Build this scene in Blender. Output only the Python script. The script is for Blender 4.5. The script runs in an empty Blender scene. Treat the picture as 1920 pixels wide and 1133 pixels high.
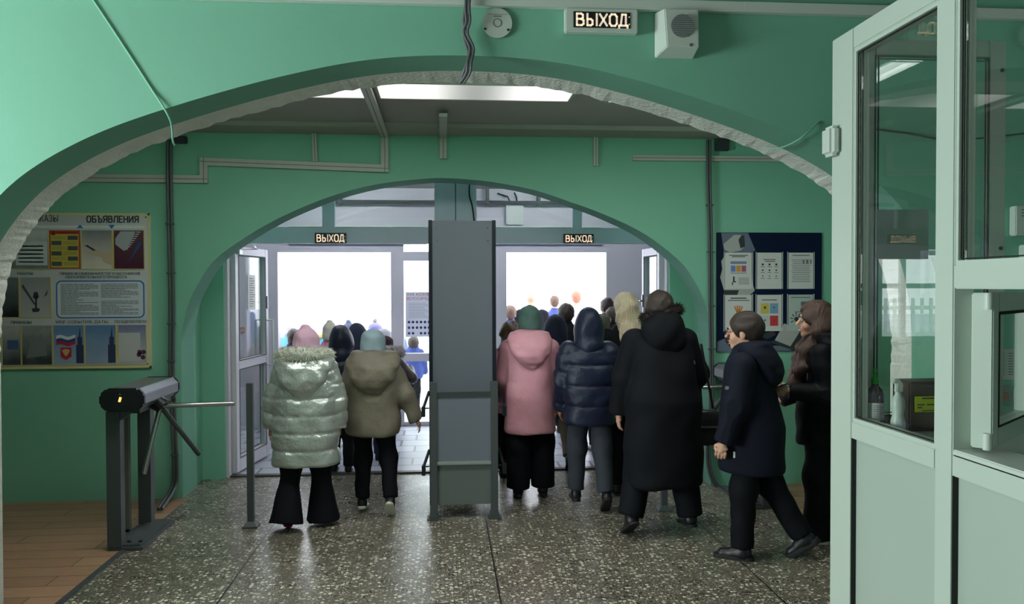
import bpy, bmesh, math, random
import numpy as np
from mathutils import Vector, Matrix
random.seed(7); RNG = np.random.default_rng(7)
SC = bpy.context.scene; COL = SC.collection

# ------------------------------------------------------------------ camera
F_PX = 1520.0; EYE = 1.65
YAW = math.atan(128/F_PX); PITCH = math.atan(30/F_PX); ROLL = -0.003
CR = Matrix.Rotation(-YAW, 3, 'Z') @ Matrix.Rotation(math.pi/2-PITCH, 3, 'X') @ Matrix.Rotation(ROLL, 3, 'Z')
cd = bpy.data.cameras.new('camera'); cd.sensor_width = 36; cd.lens = F_PX/1920*36; cd.clip_start = .05; cd.clip_end = 300
cam = bpy.data.objects.new('camera', cd); COL.objects.link(cam)
cam.matrix_world = Matrix.Translation((0, 0, EYE)) @ CR.to_4x4()
SC.camera = cam
SC.view_settings.view_transform = 'Standard'; SC.view_settings.look = 'None'
SC.view_settings.gamma = 1; SC.view_settings.use_curve_mapping = False
SC.view_settings.exposure = 0.0

# ------------------------------------------------------------------ sky and daylight
w = bpy.data.worlds.new('sky'); SC.world = w; w.use_nodes = True
bg = w.node_tree.nodes['Background']; bg.inputs[0].default_value = (.90, .95, 1, 1); bg.inputs[1].default_value = 5.0

def area(name, loc, rot, sx, sy, power, col=(1, 1, 1), portal=False):
    l = bpy.data.lights.new(name, 'AREA'); l.shape = 'RECTANGLE'; l.size = sx; l.size_y = sy; l.energy = power; l.color = col
    o = bpy.data.objects.new(name, l); COL.objects.link(o); o.location = loc; o.rotation_euler = rot
    if portal: l.cycles.is_portal = True
    return o
R90 = math.pi/2
area('window_daylight', (-4.95, 1.9, 1.75), (0, -R90, 0), 1.5, 2.1, 240, (.86, 1, .97))
area('sky_portal_street_a', (-1.3, 9.85, 1.05), (-R90, 0, 0), 1.4, 2.05, 10, portal=True)
area('sky_portal_street_b', (1.35, 9.85, 1.05), (-R90, 0, 0), 1.25, 2.05, 10, portal=True)
area('sky_portal_lobby', (6.3, -4.15, 1.5), (R90, 0, 0), 1.6, 1.3, 10, portal=True)

# ------------------------------------------------------------------ pixel ray helpers (give real points on real planes)
def ray(px, py): return CR @ Vector(((px-960)/F_PX, (566.5-py)/F_PX, -1))
def fl(px, py, z=0.0):
    r = ray(px, py); t = (z-EYE)/r.z; return Vector((r.x*t, r.y*t, z))
def aY(px, py, Y):
    r = ray(px, py); t = Y/r.y; return Vector((r.x*t, Y, EYE+r.z*t))

# ------------------------------------------------------------------ materials
def lin(c):
    return tuple((v/255/12.92 if v/255 <= .04045 else ((v/255+.055)/1.055)**2.4) for v in c)
MATS = {}
def M(name, rgb, rough=.6, metal=0.0, bump=None, vary=None, emit=None, spec=.5, linear=False, coat=0, sheen=0):
    if name in MATS: return MATS[name]
    m = bpy.data.materials.new(name); m.use_nodes = True; MATS[name] = m
    nt = m.node_tree; b = nt.nodes['Principled BSDF']
    c = rgb if linear else lin(rgb)
    b.inputs['Base Color'].default_value = (*c, 1); b.inputs['Roughness'].default_value = rough
    b.inputs['Metallic'].default_value = metal; b.inputs['Specular IOR Level'].default_value = spec
    b.inputs['Coat Weight'].default_value = coat
    b.inputs['Sheen Weight'].default_value = sheen
    tc = None
    if bump or vary:
        tc = nt.nodes.new('ShaderNodeTexCoord')
    if vary:   # (scale, amount)
        n = nt.nodes.new('ShaderNodeTexNoise'); n.inputs['Scale'].default_value = vary[0]; n.inputs['Detail'].default_value = 5
        mx = nt.nodes.new('ShaderNodeMixRGB'); mx.inputs[1].default_value = (*[v*(1-vary[1]) for v in c], 1)
        mx.inputs[2].default_value = (*[min(1, v*(1+vary[1])) for v in c], 1)
        nt.links.new(tc.outputs['Object'], n.inputs['Vector']); nt.links.new(n.outputs['Fac'], mx.inputs[0])
        nt.links.new(mx.outputs[0], b.inputs['Base Color'])
    if bump:   # (scale, strength, distance[, stretch])
        n = nt.nodes.new('ShaderNodeTexNoise'); n.inputs['Scale'].default_value = bump[0]; n.inputs['Detail'].default_value = 4
        src = tc.outputs['Object']
        if len(bump) > 3:
            mp = nt.nodes.new('ShaderNodeMapping'); mp.inputs['Scale'].default_value = bump[3]
            nt.links.new(src, mp.inputs[0]); src = mp.outputs[0]
        nt.links.new(src, n.inputs['Vector'])
        bp = nt.nodes.new('ShaderNodeBump'); bp.inputs['Strength'].default_value = bump[1]; bp.inputs['Distance'].default_value = bump[2]
        nt.links.new(n.outputs['Fac'], bp.inputs['Height']); nt.links.new(bp.outputs[0], b.inputs['Normal'])
    if emit:
        b.inputs['Emission Color'].default_value = (*emit[0], 1); b.inputs['Emission Strength'].default_value = emit[1]
    return m

def paint_mat(name, c1, c2, rough=.42, bumpd=.004):
    m = M(name, c1, rough); nt = m.node_tree; b = nt.nodes['Principled BSDF']
    tc = nt.nodes.new('ShaderNodeTexCoord')
    n = nt.nodes.new('ShaderNodeTexNoise'); n.inputs['Scale'].default_value = 1.3; n.inputs['Detail'].default_value = 6
    mx = nt.nodes.new('ShaderNodeMixRGB'); mx.inputs[1].default_value = (*lin(c1), 1); mx.inputs[2].default_value = (*lin(c2), 1)
    n2 = nt.nodes.new('ShaderNodeTexNoise'); n2.inputs['Scale'].default_value = 14; n2.inputs['Detail'].default_value = 8
    bp = nt.nodes.new('ShaderNodeBump'); bp.inputs['Strength'].default_value = .35; bp.inputs['Distance'].default_value = bumpd
    for x in (n, n2): nt.links.new(tc.outputs['Object'], x.inputs['Vector'])
    nt.links.new(n.outputs['Fac'], mx.inputs[0]); nt.links.new(mx.outputs[0], b.inputs['Base Color'])
    nt.links.new(n2.outputs['Fac'], bp.inputs['Height']); nt.links.new(bp.outputs[0], b.inputs['Normal'])
    return m
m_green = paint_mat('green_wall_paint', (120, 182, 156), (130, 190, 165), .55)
m_teal = paint_mat('teal_beam_paint', (184, 190, 208), (192, 198, 216), .5)
m_plaster = M('white_rough_plaster', (205, 208, 200), .85, bump=(45, .8, .01), vary=(6, .18))
m_ceil = M('ceiling_paint', (168, 164, 158), .8, bump=(6, .2, .004), vary=(2.5, .08))
m_white = M('white_plastic', (205, 214, 206), .4)
m_pvc = M('white_pvc_frame', (196, 208, 198), .35)
m_pvc2 = M('grey_pvc_panel', (176, 190, 180), .45, vary=(3, .03))
m_gask = M('black_rubber_gasket', (12, 16, 16), .6)
m_doorw = M('white_door_frame', (205, 203, 212), .4)
m_duct = M('cream_cable_duct', (190, 186, 178), .5)
m_steel = M('dark_grey_powder_coat', (70, 76, 78), .5, bump=(400, .12, .001))
m_black = M('black_plastic', (18, 20, 26), .4)
m_chrome = M('brushed_steel', (190, 190, 190), .22, 1.0)
m_grey = M('grey_sheet_metal', (112, 118, 130), .5, .1, vary=(2.2, .07))
m_cable = M('grey_conduit', (78, 82, 84), .5)
m_rust = M('worn_threshold_metal', (96, 92, 92), .4, .6)

def glass_mat(name='window_glass', tint=(.96, .99, .97), rough=0.0, ior=1.5):
    m = bpy.data.materials.new(name); m.use_nodes = True; nt = m.node_tree; nt.nodes.clear()
    out = nt.nodes.new('ShaderNodeOutputMaterial'); mix = nt.nodes.new('ShaderNodeMixShader')
    tr = nt.nodes.new('ShaderNodeBsdfTransparent'); tr.inputs[0].default_value = (*tint, 1)
    gl = nt.nodes.new('ShaderNodeBsdfGlossy'); gl.inputs['Roughness'].default_value = rough
    lw = nt.nodes.new('ShaderNodeLayerWeight'); lw.inputs['Blend'].default_value = .5   # Schlick reflectance, same on both faces
    pw_ = nt.nodes.new('ShaderNodeMath'); pw_.operation = 'POWER'; pw_.inputs[1].default_value = 5; nt.links.new(lw.outputs['Facing'], pw_.inputs[0])
    r0 = ((ior-1)/(ior+1))**2
    fr = nt.nodes.new('ShaderNodeMath'); fr.operation = 'MULTIPLY_ADD'; fr.inputs[1].default_value = 1-r0; fr.inputs[2].default_value = r0; nt.links.new(pw_.outputs[0], fr.inputs[0])
    nt.links.new(fr.outputs[0], mix.inputs[0]); nt.links.new(tr.outputs[0], mix.inputs[1]); nt.links.new(gl.outputs[0], mix.inputs[2])
    nt.links.new(mix.outputs[0], out.inputs[0]); return m
m_glass = glass_mat(); m_glass2 = glass_mat('double_glazing', (.98, .995, .985), 0.0, 1.7)

def translucent(name, rgb):
    m = M(name, rgb, .7); nt = m.node_tree; b = nt.nodes['Principled BSDF']; out = [n for n in nt.nodes if n.type == 'OUTPUT_MATERIAL'][0]
    t = nt.nodes.new('ShaderNodeBsdfTranslucent'); t.inputs[0].default_value = (*lin(rgb), 1); mx = nt.nodes.new('ShaderNodeMixShader'); mx.inputs[0].default_value = .6
    nt.links.new(b.outputs[0], mx.inputs[1]); nt.links.new(t.outputs[0], mx.inputs[2]); nt.links.new(mx.outputs[0], out.inputs[0]); return m
def terrazzo():
    m = bpy.data.materials.new('terrazzo'); m.use_nodes = True; nt = m.node_tree; b = nt.nodes['Principled BSDF']
    N = nt.nodes.new; L = nt.links.new
    tc = N('ShaderNodeTexCoord'); nz = N('ShaderNodeTexNoise'); nz.inputs['Scale'].default_value = 60
    L(tc.outputs['Object'], nz.inputs['Vector'])
    ad = N('ShaderNodeMixRGB'); ad.blend_type = 'ADD'; ad.inputs[0].default_value = .012
    L(tc.outputs['Object'], ad.inputs[1]); L(nz.outputs['Color'], ad.inputs[2])
    prev = None
    basec = N('ShaderNodeTexNoise'); basec.inputs['Scale'].default_value = 2.2; L(tc.outputs['Object'], basec.inputs['Vector'])
    bc = N('ShaderNodeMixRGB'); bc.inputs[1].default_value = (*lin((90, 86, 76)), 1); bc.inputs[2].default_value = (*lin((112, 106, 95)), 1)
    L(basec.outputs['Fac'], bc.inputs[0]); prev = bc.outputs[0]
    for scale, thr, cols in ((40, .40, ((60, 54, 46), (104, 98, 84), (196, 192, 170), (222, 218, 198), (120, 112, 92))),
                             (88, .30, ((210, 206, 190), (90, 86, 74), (170, 160, 138), (50, 46, 42), (216, 214, 204)))):
        v = N('ShaderNodeTexVoronoi'); v.inputs['Scale'].default_value = scale; L(ad.outputs[0], v.inputs['Vector'])
        lt = N('ShaderNodeMath'); lt.operation = 'LESS_THAN'; lt.inputs[1].default_value = thr; L(v.outputs['Distance'], lt.inputs[0])
        sep = N('ShaderNodeSeparateColor'); L(v.outputs['Color'], sep.inputs[0])
        cr = N('ShaderNodeValToRGB'); cr.color_ramp.interpolation = 'CONSTANT'
        while len(cr.color_ramp.elements) < len(cols): cr.color_ramp.elements.new(.5)
        for i, c in enumerate(cols):
            cr.color_ramp.elements[i].position = i/len(cols); cr.color_ramp.elements[i].color = (*lin(c), 1)
        L(sep.outputs[0], cr.inputs[0])
        mx = N('ShaderNodeMixRGB'); L(lt.outputs[0], mx.inputs[0]); L(prev, mx.inputs[1]); L(cr.outputs[0], mx.inputs[2]); prev = mx.outputs[0]
    # joints between slabs
    sx = N('ShaderNodeSeparateXYZ'); L(tc.outputs['Object'], sx.inputs[0])
    lines = None
    for ax, val, wd in (('X', -1.185, .005), ('X', .289, .005), ('X', 1.76, .005), ('Y', 5.08, .003), ('Y', 5.9, .003), ('Y', 4.2, .003)):
        s = N('ShaderNodeMath'); s.operation = 'SUBTRACT'; s.inputs[1].default_value = val; L(sx.outputs[ax], s.inputs[0])
        a = N('ShaderNodeMath'); a.operation = 'ABSOLUTE'; L(s.outputs[0], a.inputs[0])
        l = N('ShaderNodeMath'); l.operation = 'LESS_THAN'; l.inputs[1].default_value = wd; L(a.outputs[0], l.inputs[0])
        if lines is None: lines = l.outputs[0]
        else:
            k = N('ShaderNodeMath'); k.operation = 'MAXIMUM'; L(lines, k.inputs[0]); L(l.outputs[0], k.inputs[1]); lines = k.outputs[0]
    mx = N('ShaderNodeMixRGB'); mx.inputs[2].default_value = (*lin((34, 30, 26)), 1); L(lines, mx.inputs[0]); L(prev, mx.inputs[1])
    L(mx.outputs[0], b.inputs['Base Color'])
    rn = N('ShaderNodeTexNoise'); rn.inputs['Scale'].default_value = 3.5; rn.inputs['Detail'].default_value = 6; L(tc.outputs['Object'], rn.inputs['Vector'])
    rr = N('ShaderNodeMapRange'); rr.inputs[3].default_value = .16; rr.inputs[4].default_value = .42; L(rn.outputs['Fac'], rr.inputs[0]); L(rr.outputs[0], b.inputs['Roughness'])
    bp = N('ShaderNodeBump'); bp.inputs['Strength'].default_value = .18; bp.inputs['Distance'].default_value = .003
    bn = N('ShaderNodeTexNoise'); bn.inputs['Scale'].default_value = 70; bn.inputs['Detail'].default_value = 3; L(tc.outputs['Object'], bn.inputs['Vector'])
    L(bn.outputs['Fac'], bp.inputs['Height']); L(bp.outputs[0], b.inputs['Normal'])
    return m

def brick_mat(name, c1, c2, mortar, sx, w_, h_, rough=.5, rot=0, bumps=.3, msize=.01):
    m = bpy.data.materials.new(name); m.use_nodes = True; nt = m.node_tree; b = nt.nodes['Principled BSDF']; N = nt.nodes.new; L = nt.links.new
    tc = N('ShaderNodeTexCoord'); mp = N('ShaderNodeMapping'); mp.inputs['Rotation'].default_value = (0, 0, rot); L(tc.outputs['Object'], mp.inputs[0])
    br = N('ShaderNodeTexBrick'); br.inputs['Color1'].default_value = (*lin(c1), 1); br.inputs['Color2'].default_value = (*lin(c2), 1)
    br.inputs['Mortar'].default_value = (*lin(mortar), 1); br.inputs['Scale'].default_value = sx; br.inputs['Brick Width'].default_value = w_
    br.inputs['Row Height'].default_value = h_; br.inputs['Mortar Size'].default_value = msize
    L(mp.outputs[0], br.inputs['Vector'])
    n = N('ShaderNodeTexNoise'); n.inputs['Scale'].default_value = 9; n.inputs['Detail'].default_value = 6
    mp2 = N('ShaderNodeMapping'); mp2.inputs['Scale'].default_value = (1, 6, 1); L(tc.outputs['Object'], mp2.inputs[0]); L(mp2.outputs[0], n.inputs['Vector'])
    mx = N('ShaderNodeMixRGB'); mx.blend_type = 'MULTIPLY'; mx.inputs[0].default_value = .55
    L(br.outputs['Color'], mx.inputs[1]); L(n.outputs['Color'], mx.inputs[2])
    g = N('ShaderNodeHueSaturation'); g.inputs['Value'].default_value = 1.35; g.inputs['Saturation'].default_value = .85; L(mx.outputs[0], g.inputs['Color'])
    L(g.outputs[0], b.inputs['Base Color']); b.inputs['Roughness'].default_value = rough
    bp = N('ShaderNodeBump'); bp.inputs['Strength'].default_value = bumps; bp.inputs['Distance'].default_value = .004
    L(n.outputs['Fac'], bp.inputs['Height']); L(bp.outputs[0], b.inputs['Normal']); return m
m_terr = terrazzo()
m_wood = brick_mat('wood_laminate', (186, 138, 98), (164, 118, 84), (100, 70, 50), 1, 1.1, .16, .42, msize=.004)
m_tile = brick_mat('grey_paving_tile', (176, 182, 196), (150, 156, 172), (84, 86, 92), 1, .3, .3, .35, msize=.012)

# ------------------------------------------------------------------ object helpers
def link(name, me, mat=None, parent=None, loc=None):
    o = bpy.data.objects.new(name, me); COL.objects.link(o)
    if mat is not None and me is not None: me.materials.append(mat)
    if parent: o.parent = parent
    if loc is not None: o.location = loc
    return o
def thing(name, label, cat, loc=(0, 0, 0), rz=0, group=None):
    o = bpy.data.objects.new(name, None); COL.objects.link(o); o.location = loc; o.rotation_euler = (0, 0, rz); o.empty_display_size = .1
    tag(o, label, cat, group); return o
def tag(o, label, cat, group=None):
    o['label'] = label; o['category'] = cat
    if group: o['group'] = group
    return o
def struct(o): o['kind'] = 'structure'; return o
class MB:
    def __init__(s): s.v = []; s.f = []
    def add(s, v, f):
        n = len(s.v); s.v += [tuple(x) for x in v]; s.f += [tuple(i+n for i in q) for q in f]; return s
    def box(s, x0, x1, y0, y1, z0, z1, mtx=None):
        v = [(x, y, z) for x in (x0, x1) for y in (y0, y1) for z in (z0, z1)]
        if mtx is not None: v = [tuple(mtx @ Vector(p)) for p in v]
        return s.add(v, [(0, 1, 3, 2), (4, 6, 7, 5), (0, 4, 5, 1), (2, 3, 7, 6), (0, 2, 6, 4), (1, 5, 7, 3)])
    def tube(s, pts, r, n=10, closed=False, cap=True):
        pts = [Vector(p) for p in pts]; rs = r if isinstance(r, (list, tuple)) else [r]*len(pts)
        up = Vector((0, 0, 1)); base = len(s.v); prev = None
        for i, p in enumerate(pts):
            a = pts[max(i-1, 0)]; b = pts[min(i+1, len(pts)-1)]
            if closed: a = pts[i-1]; b = pts[(i+1) % len(pts)]
            t = (b-a).normalized()
            if prev is None:
                ref = up if abs(t.z) < .9 else Vector((1, 0, 0)); u = t.cross(ref).normalized()
            else: u = (prev-t*prev.dot(t)).normalized()
            prev = u; w_ = t.cross(u)
            for k in range(n):
                an = 2*math.pi*k/n; s.v.append(tuple(p+(u*math.cos(an)+w_*math.sin(an))*rs[i]))
        m = len(pts)
        for i in range(m if closed else m-1):
            for k in range(n):
                a = base+i*n+k; b = base+i*n+(k+1) % n; c = base+((i+1) % m)*n+(k+1) % n; d = base+((i+1) % m)*n+k
                s.f.append((a, d, c, b))
        if cap and not closed:
            s.f.append(tuple(base+k for k in range(n))); s.f.append(tuple(base+(m-1)*n+k for k in reversed(range(n))))
        return s
    def disc(s, c, r, n=24, axis='Y', depth=.002):
        c = Vector(c); d = {'Y': Vector((0, depth, 0)), 'Z': Vector((0, 0, depth)), 'X': Vector((depth, 0, 0))}[axis]
        return s.tube([c-d/2, c+d/2], r, n)
    def prism(s, pts, y0, y1):   # polygon in x,z extruded along y
        n = len(pts); v = [(x, y0, z) for x, z in pts]+[(x, y1, z) for x, z in pts]
        f = [tuple(range(n)), tuple(reversed(range(n, 2*n)))]+[(i, n+i, n+(i+1) % n, (i+1) % n) for i in range(n)]
        return s.add(v, f)
    def build(s, name, mat, parent=None, loc=None, bevel=0, smooth=False, seg=2):
        me = bpy.data.meshes.new(name); me.from_pydata(s.v, [], s.f); me.update()
        bm = bmesh.new(); bm.from_mesh(me); bmesh.ops.recalc_face_normals(bm, faces=bm.faces)
        if bevel: bmesh.ops.bevel(bm, geom=[e for e in bm.edges if len(e.link_faces) == 2 and e.calc_face_angle(0) > .5], offset=bevel, segments=seg, affect='EDGES', clamp_overlap=True)
        bm.to_mesh(me); bm.free()
        if smooth:
            me.polygons.foreach_set('use_smooth', [True]*len(me.polygons))
            try: me.set_sharp_from_angle(angle=.7)
            except Exception: pass
        return link(name, me, mat, parent, loc)
def box(name, x0, x1, y0, y1, z0, z1, mat, parent=None, bevel=0):
    return MB().box(x0, x1, y0, y1, z0, z1).build(name, mat, parent, None, bevel)
def text(name, body, size, mat, parent, loc, rot=(R90, 0, 0), bold=0, align='CENTER', sx=1.0, extrude=.0006, fit=None):
    bold = 0
    c = bpy.data.curves.new(name, 'FONT'); c.body = body; c.size = size; c.align_x = align; c.align_y = 'CENTER'; c.offset = bold; c.extrude = extrude
    c.resolution_u = 3
    o = bpy.data.objects.new(name, c); COL.objects.link(o); c.materials.append(mat); o.parent = parent; o.location = loc; o.rotation_euler = rot; o.scale = (sx, 1, 1)
    if fit:
        bpy.context.view_layer.update(); o.scale = (sx*fit/max(o.dimensions.x, 1e-4), 1, 1)
    return o

# ================================================================== THE SETTING
Y1, Y1b, Y1c = 3.90, 4.18, 4.36          # wall with the big arch: front, end of painted soffit, back
Y2, Y2b = 6.485, 6.80                    # wall with the second arch
Y3 = 7.19                                # inner door plane
Y4 = 9.60                                # outer door plane
ZC1, ZC2 = 3.25, 2.88
CX1 = .12
def arch1():
    raw = [(0, 2.752), (.45, 2.725), (.9, 2.63), (1.38, 2.485), (1.74, 2.345), (2.02, 2.18), (2.2, 2.0), (2.33, 1.78), (2.39, 1.5), (2.40, 1.2)]
    half = smooth_pts(raw, 12)
    left = [(CX1-x-.0, z) for x, z in reversed(half)]
    return [(CX1-2.40, 0)]+left+[(CX1+x, z) for x, z in half[1:]]+[(CX1+2.40, 0)]
def smooth_pts(raw, k):
    out = []
    n = len(raw)
    for i in range(n-1):
        p0 = raw[max(i-1, 0)] if i else (-raw[1][0], raw[1][1]); p1, p2 = raw[i], raw[i+1]; p3 = raw[min(i+2, n-1)]
        for j in range(k):
            t = j/k
            out.append(tuple(.5*((2*p1[a])+(-p0[a]+p2[a])*t+(2*p0[a]-5*p1[a]+4*p2[a]-p3[a])*t*t+(-p0[a]+3*p1[a]-3*p2[a]+p3[a])*t**3) for a in (0, 1)))
    out.append(raw[-1]); return out
def arch_wall(name, pts, x0, x1, ztop, ya, yb, mat, parts=()):
    mb = MB()
    for y in (ya, yb):
        mb.add([(x0, y, 0), (pts[0][0], y, 0), (pts[0][0], y, ztop), (x0, y, ztop)], [(0, 1, 2, 3)])
        mb.add([(pts[-1][0], y, 0), (x1, y, 0), (x1, y, ztop), (pts[-1][0], y, ztop)], [(0, 1, 2, 3)])
        for a, b in zip(pts[:-1], pts[1:]):
            if abs(a[0]-b[0]) > 1e-6: mb.add([(a[0], y, a[1]), (b[0], y, b[1]), (b[0], y, ztop), (a[0], y, ztop)], [(0, 1, 2, 3)])
    me = bpy.data.meshes.new(name); me.from_pydata(mb.v, [], mb.f); return struct(link(name, me, mat))
def soffit(name, pts, ya, yb, mat, grow=0.0, cx=0.0, rough=0, shrink_b=0.0):
    mb = MB(); rr = random.Random(3)
    v = []; n = len(pts)
    for x, z in pts:
        j = rr.uniform(-rough, rough) if rough else 0
        sx = x+(cx-x)*0
        # move towards the arch middle (down / inwards) by shrink_b on the back edge
        d = Vector((cx-x, 0, 1.2-z)); d = d.normalized() if d.length > 0 else d
        v.append((x, ya, z)); v.append((x+d.x*(shrink_b+j), yb, z+d.z*(shrink_b+j) if z > .01 else z))
    f = [(2*i, 2*i+1, 2*i+3, 2*i+2) for i in range(n-1)]
    me = bpy.data.meshes.new(name); me.from_pydata(v, [], f)
    return struct(link(name, me, mat))
A1 = arch1()
arch_wall('wall_arch', A1, -5, 8, ZC1, Y1, Y1c, m_green)
m_greenm = paint_mat('shaded_soffit_green', (96, 150, 128), (104, 158, 136), .9)  # same wall green, matte and darkened for the shade under the arches
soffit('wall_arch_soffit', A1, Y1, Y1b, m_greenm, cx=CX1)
soffit('trim_arch_plaster', A1, Y1b, Y1c, m_plaster, cx=CX1, rough=.006, shrink_b=.012)
def arch2():
    s = Y2/6.22
    raw = []
    for px, py in [(344, 700), (340, 640), (350, 580), (370, 535), (400, 490), (445, 455), (502, 420), (560, 392), (630, 365), (710, 345), (799, 335), (835, 334), (870, 336), (920, 341), (1000, 356), (1070, 379), (1130, 401), (1193, 430), (1240, 461), (1284, 500), (1314, 549), (1328, 590), (1333, 640), (1333, 700)]:
        p = aY(px, py, Y2); raw.append((p.x, p.z))
    xl = min(p[0] for p in raw)-.001; xr = max(p[0] for p in raw)+.001
    raw[0] = (xl, raw[0][1]); raw[1] = (xl+.0005, raw[1][1]); raw[-1] = (xr, raw[-1][1]); raw[-2] = (xr-.0005, raw[-2][1])
    out = []
    n = len(raw)
    for i in range(n-1):
        p0, p1, p2, p3 = raw[max(i-1, 0)], raw[i], raw[i+1], raw[min(i+2, n-1)]
        for j in range(3):
            t = j/3
            out.append(tuple(.5*((2*p1[a])+(-p0[a]+p2[a])*t+(2*p0[a]-5*p1[a]+4*p2[a]-p3[a])*t*t+(-p0[a]+3*p1[a]-3*p2[a]+p3[a])*t**3) for a in (0, 1)))
    out.append(raw[-1])
    for i in range(1, len(out)): out[i] = (max(out[i][0], out[i-1][0]), out[i][1])
    return [(xl, 0)]+out+[(xr, 0)]
A2 = arch2()
XL2, XR2 = A2[0][0], A2[-1][0]
arch_wall('wall_inner_arch', A2, -5, 4.6, ZC2+.2, Y2, Y2b, m_green)
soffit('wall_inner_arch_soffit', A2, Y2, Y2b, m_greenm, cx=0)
# side walls between the second arch and the inner door plane
def wallbox(name, *a, mat=m_green): return struct(box(name, *a, mat))
wallbox('wall_recess_left', XL2-.3, XL2-.03, Y2b, Y3, 0, ZC2+.2)
wallbox('wall_recess_right', XR2+.03, XR2+.3, Y2b, Y3, 0, ZC2+.2)
wallbox('trim_recess_corner', XL2-.03, XL2+.16, Y3-.08, Y3+.04, 0, 2.3)
wallbox('trim_recess_corner_right', XR2-.17, XR2+.05, Y3-.08, Y3+.04, 0, 2.3)
# floors
struct(box('floor', -5, 8, -4.6, Y1c, -.1, 0, m_terr))
struct(box('floor_corridor', -1.996, 2.42, Y1c, Y2+.02, -.1, 0, m_terr))
struct(box('floor_recess', XL2-.1, XR2+.1, Y2+.02, Y3-.03, -.1, 0, m_terr))
struct(box('floor_wood_left', -5, -1.996, Y1c, Y2+.02, -.1, .001, m_wood))
struct(box('floor_wood_right', 2.42, 4.6, Y1c, Y2+.02, -.1, .001, m_wood))
struct(box('trim_floor_edge', -2.02, -1.985, Y1c, 5.3, 0, .008, m_steel))
struct(box('floor_vestibule', -3.2, 3.4, Y3-.03, Y4+.15, -.1, .002, m_tile))
m_snow = M('bright_paving', (196, 200, 208), .7, vary=(1.2, .05))
struct(box('ground_outside', -30, 34, Y4+.15, 60, -.3, -.15, m_snow))
struct(box('ground_rear_yard', -10, 30, -40, -4.6, -.3, -.1, m_snow))
# ceilings
struct(box('ceiling_lobby', -5, 8, -4.6, Y1, ZC1, ZC1+.1, m_ceil))
struct(box('ceiling_corridor', -5, 4.6, Y1c, Y2, ZC2, ZC2+.1, m_ceil))
struct(box('ceiling_vestibule', -3.2, 3.4, Y2b, Y4, 2.8, 2.9, m_ceil))
struct(box('trim_ceiling_step', -5, 4.6, Y2-.32, Y2, ZC2-.035, ZC2, m_ceil))
# lobby shell
wallbox('wall_lobby_right', 8, 8.1, -4.6, Y1c, 0, ZC1+.1)
def wall_open(name, axis, c, t, a0, a1, z1, o0, o1, oz0, oz1, mat):
    mb = MB()
    for (s0, s1, q0, q1) in ((a0, o0, 0, z1), (o1, a1, 0, z1), (o0, o1, 0, oz0), (o0, o1, oz1, z1)):
        if axis == 'x': mb.box(c, c+t, s0, s1, q0, q1)
        else: mb.box(s0, s1, c, c+t, q0, q1)
    return struct(mb.build(name, mat))
wall_open('wall_lobby_left', 'x', -5.1, .1, -4.6, Y1c, ZC1+.1, .85, 2.95, 1.0, 2.5, m_green)
wall_open('wall_lobby_rear', 'y', -4.7, .1, -5, 8, ZC1+.1, 5.5, 7.1, .85, 2.15, m_green)
wallbox('wall_corridor_left', -5.1, -5, Y1c, Y2, 0, ZC2+.1)
wallbox('wall_corridor_right', 4.6, 4.7, Y1c, Y2, 0, ZC2+.1)
wallbox('wall_vestibule_left', -3.3, -3.2, Y3, Y4, 0, 2.9, mat=m_doorw)
wallbox('wall_vestibule_right', 3.4, 3.5, Y3, Y4, 0, 2.9, mat=m_doorw)
wallbox('wall_door_left', -3.2, XL2-.0, Y3-.02, Y3+.06, 0, 2.9)
wallbox('wall_door_right', XR2, 3.4, Y3-.02, Y3+.06, 0, 2.9)

# lobby windows with frames (left and rear)
wn = MB()
for y in (.85, 1.86, 2.87): wn.box(-5.08, -5.02, y, y+.08, 1.0, 2.5)
for z in (1.0, 2.42): wn.box(-5.08, -5.02, .85, 2.95, z, z+.08)
struct(wn.build('window_1', m_pvc))
wn = MB()
for x in (5.5, 6.1, 6.45, 7.02): wn.box(x, x+.08, -4.68, -4.62, .85, 2.15)
for z in (.85, 1.6, 2.07): wn.box(5.5, 7.1, -4.68, -4.62, z, z+.07)
struct(wn.build('window_2', m_pvc))
# yard fence and a leafy tree seen only as a reflection in the booth glass
fn = thing('yard_fence', 'white picket fence in the yard behind the lobby window', 'fence', (6, -14, 0))
mb = MB()
for i in range(60): mb.box(-6+i*.25, -6+i*.25+.08, 0, .04, -.1, 1.3)
mb.build('pickets', m_white, fn); MB().box(-6, 9, .04, .08, .3, .4).box(-6, 9, .04, .08, 1.0, 1.1).build('rails', m_white, fn)
tr = thing('yard_tree', 'yellow leafed tree in the yard behind the lobby window', 'tree', (8.6, -16, 0))
MB().tube([(0, 0, -.2), (.05, 0, 1.5), (0, .1, 3)], [.16, .12, .06]).build('trunk', M('bark', (90, 74, 60), .9), tr, smooth=True)
mb = MB(); rr = random.Random(5)
for i in range(900):
    a = rr.uniform(0, 6.28); u = rr.uniform(-1, 1); r_ = rr.uniform(.5, 1)**.5*1.7
    c = Vector((math.cos(a)*math.sqrt(1-u*u)*r_, math.sin(a)*math.sqrt(1-u*u)*r_, 3+u*r_)); d1 = Vector([rr.uniform(-.1, .1) for _ in range(3)]); d2 = Vector([rr.uniform(-.1, .1) for _ in range(3)])
    mb.add([c-d1, c+d2, c+d1, c-d2], [(0, 1, 2, 3)])
mb.build('foliage', M('yellow_leaves', (214, 190, 60), .7), tr)

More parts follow.
